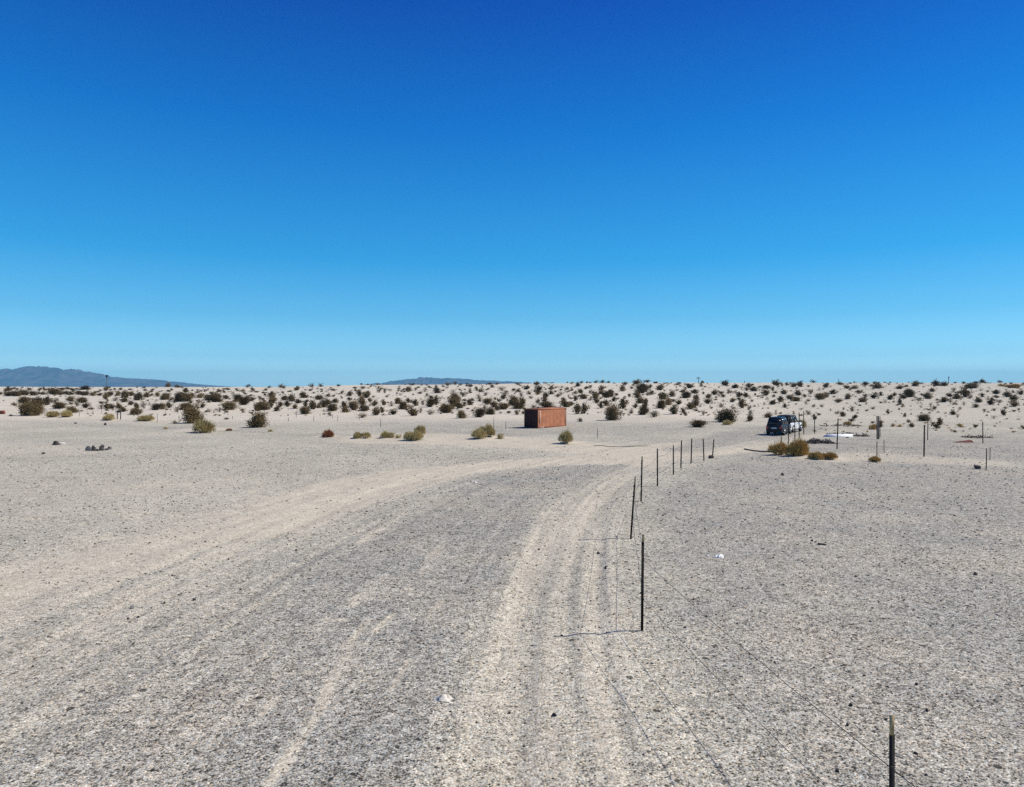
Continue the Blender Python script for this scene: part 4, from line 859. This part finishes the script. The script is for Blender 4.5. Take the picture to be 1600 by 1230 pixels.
fence = empty('wire_fence', (0, 0, 0)); tag(fence, 'two-strand wire fence on dark steel posts curving along the sandy track', 'fence')
FP_ = [(1395.0, 1439, 1392, 1118, .19), (1004.5, 987, 1006, 835, .17), (986.5, 842, 993.5, 744, .30), (1002.5, 783, 1004, 713, .18), (1026.5, 760, 1026.5, 701, 0), (1051.5, 742, 1051.5, 695, .12),
       (1064.5, 731, 1065.5, 688, .1), (1080.3, 724, 1081.5, 684.5, .1), (1099.3, 720, 1098.3, 685, .1), (1113.8, 713, 1116, 685.5, .1)]
tops = []
for i, (bx, by, tx, ty, tp) in enumerate(FP_):
    g, t = post_top(bx, by, tx, ty) if i else (None, None)
    if i == 0:
        y0 = 6.9; x0 = (1395-800)/FPX*y0; g = Vector((x0, y0, gz(x0, y0))); dx, dy, dz = ray(1392, 1118); q = y0/dy; t = Vector((dx*q, y0, H+dz*q))
    h = (t-g).length; k = (1.15, 1.4, 1.5)[i] if i < 3 else 1.7 if i < 6 else 1.9
    o = t_post(h, tp, k).build('t_post', M['post'], fence); o.location = g; rot_to(o, g, t)
    if tp: tip_mb(h, tp, k).build('post_tip', M['posttip'], o)
    tops.append((g, t, h))
    if i < 3:
        for z in (.66, 1.50): MB().tube([(-.03, -.02, z-.012), (.0, -.03, z), (.03, -.02, z+.012), (.03, .03, z), (-.03, .03, z-.01)], .004, 4).build('wire_clip', M['wire'], o)
tops.insert(0, (Vector((4.6, 2.4, gz(4.6, 2.4))), Vector((4.6, 2.4, gz(4.6, 2.4)+2)), 2.0))
o = t_post(2.0, .19, 1.12).build('t_post', M['post'], fence); o.location = tops[0][0]
rd = random.Random(12)
for z, sag in ((.66, .05), (1.50, .07)):
    pts = []
    for (g0, t0, h0), (g1, t1, h1) in zip(tops[:-1], tops[1:]):
        a = g0.lerp(t0, z/h0); b = g1.lerp(t1, z/h1); n = 12
        for k in range(n):
            q = k/n; pts.append(a.lerp(b, q)+Vector((rd.uniform(-.012, .012), 0, -sag*4*q*(1-q)+rd.uniform(-.006, .006)))+Vector((-.0, -.026, 0)))
    pts.append(tops[-1][0].lerp(tops[-1][1], z/tops[-1][2]))
    MB().tube(pts, .0055, 4).build('wire', M['wire'], fence)

def lone_post(bx, by, tx, ty, label, wd=.05, m='post', group='thin dark posts right of the cars', cat='post', name='fence_post', tip=0):
    g, t = post_top(bx, by, tx, ty); h = (t-g).length
    if wd >= .09:
        mb = MB(); mb.tube([(0, 0, -.1), (wd*.03, 0, h*.5), (0, 0, h)], [wd*.52, wd*.5, wd*.46], 10)
    elif m == 'post': mb = t_post(h, tip, wd/.036)
    else: mb = MB().tube([(0, 0, -.1), (.01, 0, h*.6), (0, 0, h)], [wd*.5, wd*.48, wd*.42], 6)
    o = mb.build(name, M[m]); o.location = g; rot_to(o, g, t); tag(o, label, cat, group); return g, t
for q in [(1220.6, 709, 1220.3, 682, 'thin dark post standing in the round golden bush', .055), (1231.6, 693, 1231.4, 649, 'tall dark post in front of the gap between the cars', .07),
          (1241.6, 687.6, 1241.5, 648, 'tall dark post crossing the white car\'s side', .07), (1248.4, 684.8, 1248.3, 645, 'tall dark post just right of the white car', .075),
          (1255.5, 679, 1255.5, 642.5, 'tall dark post in front of the pale olive bush', .07), (1272.5, 677.6, 1272.3, 646.5, 'dark post standing alone behind the brush pile', .07),
          (1308.2, 701.6, 1310, 654, 'slightly leaning dark post in front of the white slab', .075), (1374.8, 683.5, 1374.8, 651, 'slim post right against the thick double post', .06),
          (1444.2, 713.5, 1445.0, 664, 'tallest dark post, nearer one of the tall right pair', .08), (1449.6, 688, 1450.3, 654, 'dark post behind and right of the tallest one', .06),
          (1535.4, 692.6, 1535.2, 659, 'dark post standing alone at the right, above the paired thin posts', .065), (1370.3, 720.5, 1370.6, 690, 'short thin post rising from a straw tuft', .045),
          (1381, 707, 1381, 687, 'short thin post right of the straw tuft\'s post', .04), (1541.3, 733, 1541.8, 701, 'nearer of two short thin posts at far right', .045),
          (1547, 719.5, 1547.3, 700, 'farther of two short thin posts at far right', .035), (933.5, 685, 933.3, 669, 'lone thin post on the gravel right of the container', .04)]:
    lone_post(*q)
lone_post(1370.6, 686.5, 1370.4, 650, 'left timber of the thick double post', .13, 'timber', 'thick timber posts')
lone_post(1373.0, 686.4, 1372.8, 650, 'right darker timber of the thick double post', .12, 'timber', 'thick timber posts')
# short cross wires on the tall post, and the thin wires of the right-hand enclosure
def strand(name, label, ends, zs):
    e = empty(name, (0, 0, 0)); tag(e, label, 'wire fence', 'wire runs of the right enclosure')
    for z in zs:
        pts = []
        for i, (x, y) in enumerate(ends): g = G(x, y); pts.append(g+Vector((0, -.05, z)))
        MB().tube(pts, .005, 4).build('wire', M['wire'], e)
strand('wire_run', 'thin wires strung between the dark posts beside the white car', [(1220.6, 709), (1231.6, 693), (1241.6, 687.6), (1248.4, 684.8), (1255.5, 679)], (.7, 1.6))
strand('wire_run', 'thin wires strung from the leaning post to the tallest post', [(1308.2, 701.6), (1370.3, 707), (1444.2, 713.5)], (.5,))
FAR = [(32.3, 650, 639), (70, 650, 640), (73, 651, 640), (124, 651, 642), (136, 643, 639), (145.5, 648, 641), (159, 646, 635), (180.5, 646, 636), (216, 652, 643), (245.6, 660.5, 646), (258, 650, 642),
       (279.5, 660.5, 649), (356, 649, 641), (363, 655, 650), (450.6, 658.5, 652), (463, 652, 642), (490, 659.5, 650), (519.6, 654, 648), (527.5, 658.5, 650), (561.5, 656, 649), (594.7, 668, 655),
       (771.5, 667, 652), (790.2, 671, 658)]
fc = {}
for q in FAR: fc.setdefault(place(q[0], 660)[1], []).append(q)
for mk, l in fc.items():
    for i, (x, b_, t_) in enumerate(sorted(l)):
        wh = f'beside {mk} of the view' if 'edge' in mk else f'near {mk}'
        lone_post(x, b_, x+.2, t_, f"thin grey post on the far flat, {wh}" + ('' if len(l) == 1 else f', {ORD[i]} from left'), .065, 'greypost', 'thin grey posts along the far flat')

# two-legged frame, flared pole, skyline poles
g0, t0 = post_top(183.3, 655, 183.3, 641.5); g1, t1 = post_top(188.5, 655, 188.5, 641.5)
fr = empty('sign_frame', g0); tag(fr, 'small two-legged frame with a dark top board at the dune foot', 'frame')
w_ = (g1-g0).length; h_ = (t0-g0).length
for x in (0, w_): MB().box(x-.05, x+.05, -.05, .05, -.1, h_-.02).build('leg', M['timber'], fr)
MB().box(-.08, w_+.08, -.09, .0-.052, h_-.32, h_).build('board', M['trim'], fr); MB().box(-.08, w_+.08, .052, .09, h_-.3, h_-.02).build('board', M['timber'], fr)
g, t = post_top(166.5, 603.5, 167.5, 586); h = (t-g).length
pl = empty('flared_pole', g); tag(pl, 'thin pole with a dark flared top on the skyline before the mountains', 'pole')
MB().tube([(0, 0, -.2), (.05, 0, h*.5), (.15, 0, h-1.2)], [.12, .10, .16], 8).build('pole', M['greypost'], pl)
MB().tube([(.15, 0, h-1.7), (.15, 0, h-1.0), (.15, 0, h-.35), (.15, 0, h)], [.14, .32, .62, .55], 10).build('flared_top', M['trim'], pl)
def util_pole(px, by, ty, label, arm):
    g, t = post_top(px, by, px, ty); h = (t-g).length; e = empty('utility_pole', g); tag(e, label, 'pole')
    MB().tube([(0, 0, -.3), (0, 0, h)], [.17, .13], 8).build('pole', M['timber'], e)
    if arm:
        MB().box(-arm, arm, -.19, -.135, h-.75, h-.5).build('crossarm', M['timber'], e)
        for x in (-arm*.85, -arm*.3, arm*.3, arm*.85): MB().tube([(x, -.16, h-.5), (x, -.16, h-.3)], [.07, .05], 6).build('insulator', M['greypost'], e)
util_pole(1091.4, 599, 589, 'wooden pole with a short crossarm on the skyline', 1.1)
util_pole(1163.3, 599, 594.8, 'short bare stub pole on the skyline above the track bend', 0)
util_pole(1310.4, 599, 592, 'thin bare pole on the skyline above the white slab', 0)
util_pole(1482.3, 599, 588.5, 'thin tall mast on the skyline at the right', .35)

# dead trees on the skyline
def dead_tree(px, by, hp, label, seed):
    g = G(px, by); hm = hp/FPX*g.y; e = empty('dead_shrub', g); tag(e, label, 'dead shrub', 'bare dead shrubs on the skyline'); rd = random.Random(seed); m = MB(); tr = MB()
    tr.tube([(0, 0, -.2), (rd.uniform(-.2, .2), 0, hm*.35), (rd.uniform(-.4, .4), 0, hm*.6)], [.14, .1, .05], 6)
    for i in range(16):
        a = rd.uniform(0, 6.28); s = rd.uniform(.3, 1)*hm*.7; z = rd.uniform(.05, .55)*hm
        p1 = Vector((math.cos(a)*s*.5, math.sin(a)*s*.5, z+s*.4*rd.uniform(.2, 1.2))); m.tube([(0, 0, z*.7), p1, p1+Vector((math.cos(a)*s*.4, math.sin(a)*s*.4, s*.4*rd.uniform(-.4, 1)))], [.06, .045, .03], 4)
    tr.build('trunk', M['dead'], e); m.build('branches', M['dead'], e)
dead_tree(438.5, 605.5, 8.5, 'bare dead shrub on the skyline, leftmost of four', 1); dead_tree(488.5, 605, 9, 'bare dead shrub leaning left on the skyline, second of four', 2)
dead_tree(500.5, 604.8, 9.5, 'spiky dead shrub on the skyline, tallest of four', 3); dead_tree(711, 602, 9, 'dead branchy shrub in front of the far blue ridge', 4)

# ------------------------------------------------------------------ stones, scraps, debris
def rock_mesh(seed, flat=.7, sub=2, jag=.38):
    bm = bmesh.new(); bmesh.ops.create_icosphere(bm, subdivisions=sub, radius=1); rd = random.Random(seed)
    dirs = [(Vector((rd.gauss(0, 1), rd.gauss(0, 1), rd.gauss(0, 1))).normalized(), rd.uniform(.45, .85)) for _ in range(9)]
    for v in bm.verts:
        for d, k in dirs:
            q = v.co.dot(d)
            if q > k: v.co -= d*(q-k)*.9
        v.co *= 1+rd.uniform(-.05, .05); v.co.z = v.co.z*flat+.35*flat
    me = bpy.data.meshes.new('rock'); bm.to_mesh(me); bm.free(); return me
ROCKS = [rock_mesh(s, rr) for s, rr in ((1, .7), (2, .9), (3, .6), (4, 1.1), (5, .8))]
def rock(px, py, wp, label, mt='rock', k=0, hs=1.0, group='loose dark stones', name='stone', cat='stone'):
    me = ROCKS[k % 5].copy(); me.materials.clear(); me.materials.append(M[mt]); g = G(px, py); r = wp/FPX*g.y/2*1.15
    o = obj(name, me); o.location = g; o.scale = (r, r*.85, r*hs); o.rotation_euler = (0, 0, k*1.3+px); tag(o, label, cat, group)
for i, (x, y, wp, lb, mt) in enumerate([
    (866.5, 1118, 8, 'black angular stone on the sand track near the bottom', 'rock'), (796, 1113, 4.5, 'small black stone left of the angular one', 'rock'),
    (947, 888, 5.5, 'dark stone with a brown top near the fence post shadow', 'rock'), (935, 865, 4.5, 'dark stone just above the brown-topped one', 'rock'),
    (303.5, 940, 6.5, 'dark pointed stone alone on the left gravel', 'rock'), (216, 967, 5, 'right stone of a small triple on the left sand', 'rock'),
    (200, 970, 4, 'upper left stone of a small triple on the left sand', 'rock'), (203, 975, 3.5, 'lowest stone of a small triple on the left sand', 'rock'),
    (206, 952, 6, 'flat grey stone above the small triple', 'greyrock'), (156, 961, 4.5, 'brown stone with a pale side, left of the triple', 'tanrock'),
    (280, 932, 3.5, 'small dark stone left of the pointed stone', 'rock'), (257, 945, 4, 'brown stone midway between triple and pointed stone', 'rock'),
    (185, 910, 3.5, 'small dark stone on tan sand at the left', 'rock'), (376, 926, 3.5, 'small dark stone right of the pointed stone on gravel', 'rock'),
    (1083.5, 937, 4.5, 'dark stone in the open right of the near post', 'rock'), (1070, 982, 4.5, 'dark stone right of the near post foot', 'rock'),
    (1001, 928, 3.5, 'small dark stone touching the near post line', 'rock'), (1129, 963, 3.2, 'small dark stone below the wire, upper one', 'rock'),
    (1104, 964, 3.2, 'small dark stone below the wire, left one', 'rock'), (1152, 975, 4, 'dark stone on the far side of the wire', 'rock'),
    (1330, 1102, 6, 'dark stone left of the nearest post tip', 'rock'), (1324, 1134, 5.5, 'dark stone beside the wire left of the nearest post', 'rock'),
    (1431, 1178, 6.5, 'elongated dark stone right of the nearest post', 'rock'), (1448, 1112, 5, 'small dark stone upper right of the nearest post', 'rock'),
    (1447, 1212, 5.5, 'dark stone at the bottom right of the nearest post', 'rock'), (1308, 1205, 6, 'dark stone at the bottom left of the nearest post', 'rock'),
    (1432, 1070, 5, 'dark stone on pale ground above and right of the nearest post', 'rock'), (1337, 901, 4, 'dark stone in the middle of the right flat', 'rock'),
    (1524.5, 898, 5, 'round dark stone at the far right of the flat', 'rock'), (1553, 873, 3.5, 'small dark stone above the round one at right', 'rock'),
    (1208.5, 872, 3.5, 'small dark stone between the white scrap and wood piece', 'rock'), (1269, 846, 3.5, 'small stone touching the wood piece', 'rock'),
    (1410, 878, 3.5, 'small dark stone on the upper right flat', 'rock'), (1223, 743, 5, 'dark stone at the track edge below the golden bushes', 'rock'),
    (1527, 732.5, 11, 'dark triangular rock left of the two short thin posts', 'rock'), (1111, 716, 9, 'dark clod at the foot of the last fence post', 'rock'),
    (656, 772, 3, 'small dark stone on the sand edge left of the road', 'rock'), (573, 801, 4, 'dark stone on the road edge', 'rock'),
    (463, 862, 3.5, 'dark stone on the left shoulder', 'rock'), (450, 842, 3.5, 'dark stone higher on the left shoulder', 'rock'), (449, 853, 3, 'tiny stone between shoulder stones', 'rock'),
    (842, 860, 3.5, 'small stone on the sandy wheel track', 'rock'), (782, 917, 3.5, 'small stone at the gravel edge of the track', 'rock'),
    (357, 875, 4, 'small dark stone above the left gravel streak', 'rock'), (948, 990, 3.5, 'small stone under the post shadow', 'rock'),
    (68, 710, 5, 'small dark stone in front of the stone ring', 'rock'), (165, 664.5, 5, 'small dark stone on the far grey strip', 'rock'), (118, 662, 4, 'small stone left on the far grey strip', 'rock'),
    (51, 1044, 4, 'dark stone on the lower left sand', 'rock'), (239, 1215, 6, 'dark stone at the bottom left edge', 'rock')]):
    rock(x, y, wp, lb, mt, i, 1.15)
ring = [(138.5, 704.5, 6.5, 1.2), (145.5, 704.8, 5.5, 1.2), (151.5, 704.6, 3.5, 1.0), (157.5, 704.6, 4.5, 1.1), (161.5, 704.3, 4.5, .9), (165.5, 704, 4, .8), (160, 700.5, 5.5, .8), (169, 703.2, 4, .8), (173, 702, 3.5, .8), (148, 700.8, 4, .6), (141, 701.5, 4, .7), (170, 700.3, 3.5, .6)]
for i, (x, y, wp, hs) in enumerate(ring):
    rock(x, y, wp*1.3, f'dark stone of the campfire ring, {ORD[i]} counting round from the left front', 'rock' if i % 4 else 'greyrock', i, hs*1.5, 'stones of the campfire ring', 'ring_stone')
g = G(87.5, 695.3)
me = MB(); sc = g.y/FPX
me.ring_loft([[(-5.5*sc, -.15, 0), (5.2*sc, -.15, 0), (4.6*sc, .35, 0), (-4.8*sc, .35, 0)], [(-3.4*sc, -.12, 3*sc), (2.6*sc, -.1, 2.4*sc), (2.4*sc, .25, 2.5*sc), (-3.0*sc, .25, 3*sc)],
              [(-3.0*sc, -.08, 6.3*sc), (.8*sc, -.06, 6.6*sc), (.7*sc, .18, 6.3*sc), (-2.8*sc, .18, 6.1*sc)]])
o = me.build('broken_block', M['rock'], None, .03); o.location = g; tag(o, 'dark grey broken block with a pale rear edge on the left flat', 'block')
rock(97, 693.8, 9, 'pale chunk lying behind the dark broken block', 'whiterock', 3, .4, 'pale chunks', 'pale_chunk')
g = G(3, 647); o = empty('rusty_barrel', g, .3); tag(o, 'rusty red-brown barrel lying on its side at the left edge', 'barrel')
MB().ring_loft([[(xx, rr*math.cos(k*.449), rr+rr*math.sin(k*.449)) for k in range(14)] for xx, rr in ((-.45, .26), (-.44, .30), (-.15, .30), (-.14, .315), (-.11, .30), (.12, .30), (.14, .315), (.17, .30), (.44, .30), (.45, .26))]).build('drum', M['rustdark'], o)
MB().cyl((.452, 0, .3), 'x', .22, .22, .012, 14).build('lid', M['rust'], o)
def crumple(px, py, wp, hp_, label, mt, seed, lift=.5, name='crumpled_cloth', cat='scrap'):
    g = G(px, py); w = wp/FPX*g.y; rd = random.Random(seed); n = 13; V = []; F = []
    for s_ in (0, 1):
        for j in range(n):
            for i in range(n):
                u, v = i/(n-1)*2-1, j/(n-1)*2-1; rr = math.hypot(u, v); e = 1+.45*float(fbm(math.atan2(v, u)*1.4+9, seed, 3, seed)); k = w/2*e
                z = w*lift*max(0, (1-rr**3*.7))*(.12+1.5*float(vnoise(u*3.6+5, v*3.6+5, seed))**1.5)+.006; V.append((u*k*(1-.25*abs(v)), v*k*.62, z+(-.006 if s_ else 0)))
    for j in range(n-1):
        for i in range(n-1):
            a = j*n+i; F.append((a, a+1, a+n+1, a+n)); b = a+n*n; F.append((b+n, b+n+1, b+1, b))
    o = obj(name, mesh(name, V, F, M[mt])); o.location = g; tag(o, label, cat)
crumple(692, 1102, 30, 12, 'crumpled off-white cloth lying on the gravel road near the bottom', 'cloth', 3, .24)
crumple(1124, 871, 13, 7, 'bright white torn scrap on the right flat', 'paper', 5, .32, 'white_scrap')
crumple(1106, 869, 5, 3, 'small white fragment left of the torn scrap', 'paper', 6, .3, 'white_scrap')
crumple(1092, 877, 4, 3, 'small pale fragment lower left of the torn scrap', 'cloth', 7, .3, 'white_scrap')
crumple(743, 756, 6, 3, 'tiny white scrap on the dark gravel road', 'paper', 8, .3, 'white_scrap')
crumple(1198, 1022, 7, 3, 'small pale scrap under the wire right of the near post', 'cloth', 9, .25, 'white_scrap')
g = G(1284, 851.5); o = MB().box(-.13, .13, -.035, .035, 0, .05).build('wood_piece', M['timber'], None, .006); o.location = g; o.rotation_euler = (0, .05, -.35); tag(o, 'short dark piece of wood lying on the right flat', 'wood')
# hose, and a thin dark line on the sand
def hose(name, pix, r, label):
    P = [G(*p)+Vector((0, 0, r*.8)) for p in pix]; pts = [Vector(q) for q in smooth_path([tuple(p) for p in P], 6)] if False else P
    dense = []
    for a, b in zip(pts[:-1], pts[1:]):
        for k in range(8): q = a.lerp(b, k/8); q.z = gz(q.x, q.y)+r*.8; dense.append(q)
    dense.append(pts[-1]); o = MB().tube(dense, r, 6).build(name, M['hose'], None, smooth=True); tag(o, label, 'hose')
hose('black_hose', [(1163, 702), (1169, 703.4), (1178, 705), (1190, 706.3), (1202, 707), (1211, 707.5)], .055, 'black hose curving over the gravel to the round golden bush')
hose('thin_dark_line', [(928, 696.8), (948, 697.8), (975, 698.3), (1000, 698), (1012, 697.2)], .025, 'thin dark line along the pale sand beyond the road')  # slim dark tube following a dark line on the sand
# white slab with rubble along its back edge
P4 = [G(1286, 682.6), G(1332, 683.4), G(1333, 678.6), G(1294, 677.8)]
A_ = np.array([(p.x, p.y, 1) for p in P4]); cf = np.linalg.lstsq(A_, np.array([p.z for p in P4]), rcond=None)[0]
V = [(p.x, p.y, float(cf @ np.array([p.x, p.y, 1]))+.04) for p in P4]+[(p.x, p.y, p.z-.03) for p in P4]
o = obj('white_slab', mesh('white_slab', V, [(0, 1, 2, 3), (0, 4, 5, 1), (1, 5, 6, 2), (2, 6, 7, 3), (3, 7, 4, 0)], M['slab'])); tag(o, 'flat white slab on the ground with dark rubble along its back', 'slab')
rd = random.Random(31)
for i in range(11):
    x = 1293+i*3.9; rock(x, 678.3+rd.uniform(-.5, .5), rd.uniform(3.5, 6), f'dark rubble lump behind the white slab, {ORD[i]} from left', 'rock', i, rd.uniform(.6, 1.1), 'dark rubble lumps behind the white slab', 'rubble_lump', 'rubble')
rock(1324, 684.3, 7, 'dark flat lump on the slab\'s front right edge', 'rock', 2, .5, 'dark lumps at the slab front', 'rubble_lump', 'rubble')
def sticks(name, px0, px1, py, hp_, n, label, seed, m='dead'):
    rd = random.Random(seed); m_ = MB(); a, b = G(px0, py), G(px1, py)
    for i in range(n):
        q = rd.random(); c = a.lerp(b, q); s = hp_/FPX*c.y; env = .35+.65*math.exp(-((q-.5)/.28)**2)
        L = rd.uniform(.15, .5); th = rd.uniform(0, 6.28); el = rd.gauss(0, .45); d = Vector((math.cos(th)*math.cos(el), math.sin(th)*math.cos(el), math.sin(el)))
        c = c+Vector((0, rd.uniform(-.8, .8), 0)); c.z = gz(c.x, c.y)+rd.uniform(.02, max(s*env, .05)); r = rd.uniform(.012, .045); m_.tube([c-d*L, c+d*L*.2, c+d*L], [r, r, r*.6], 4)
    o = m_.build(name, M[m]); tag(o, kind='stuff')
sticks('brush_pile', 1257, 1300, 692.5, 5.5, 150, '', 3, 'timber')
sticks('twig_litter', 1334, 1352, 681.5, 1.5, 40, '', 4)
sticks('twig_litter', 1285, 1345, 666, 2.5, 60, '', 6)
sticks('twig_litter', 1510, 1545, 684, 2, 50, '', 5)
g = G(1504, 691.3); o = MB().ring_loft([[(-.9, -.3, .0), (.9, -.25, .0), (.85, .35, .0), (-.8, .3, .0)], [(-.3, -.15, .10), (.75, -.15, .22), (.7, .25, .20), (-.2, .2, .10)]]).build('rusty_sheet', M['rustdark'], None, .02)
o.location = g; tag(o, 'low rusty brown sheet lying on the flat left of the right post', 'metal sheet')
# ------------------------------------------------------------------ the air
def haze():
    m = bpy.data.materials.new('haze_air'); m.use_nodes = True; t = m.node_tree; t.nodes.remove(t.nodes['Principled BSDF'])
    v = t.nodes.new('ShaderNodeVolumePrincipled'); v.inputs['Color'].default_value = (.20, .66, 1, 1); v.inputs['Density'].default_value = HAZE
    t.links.new(v.outputs[0], t.nodes['Material Output'].inputs['Volume'])
    o = MB().box(-13000, 13000, -700, 13800, -16, 290).build('haze', m); tag(o, kind='stuff')
HAZE = 8.2e-5
haze()
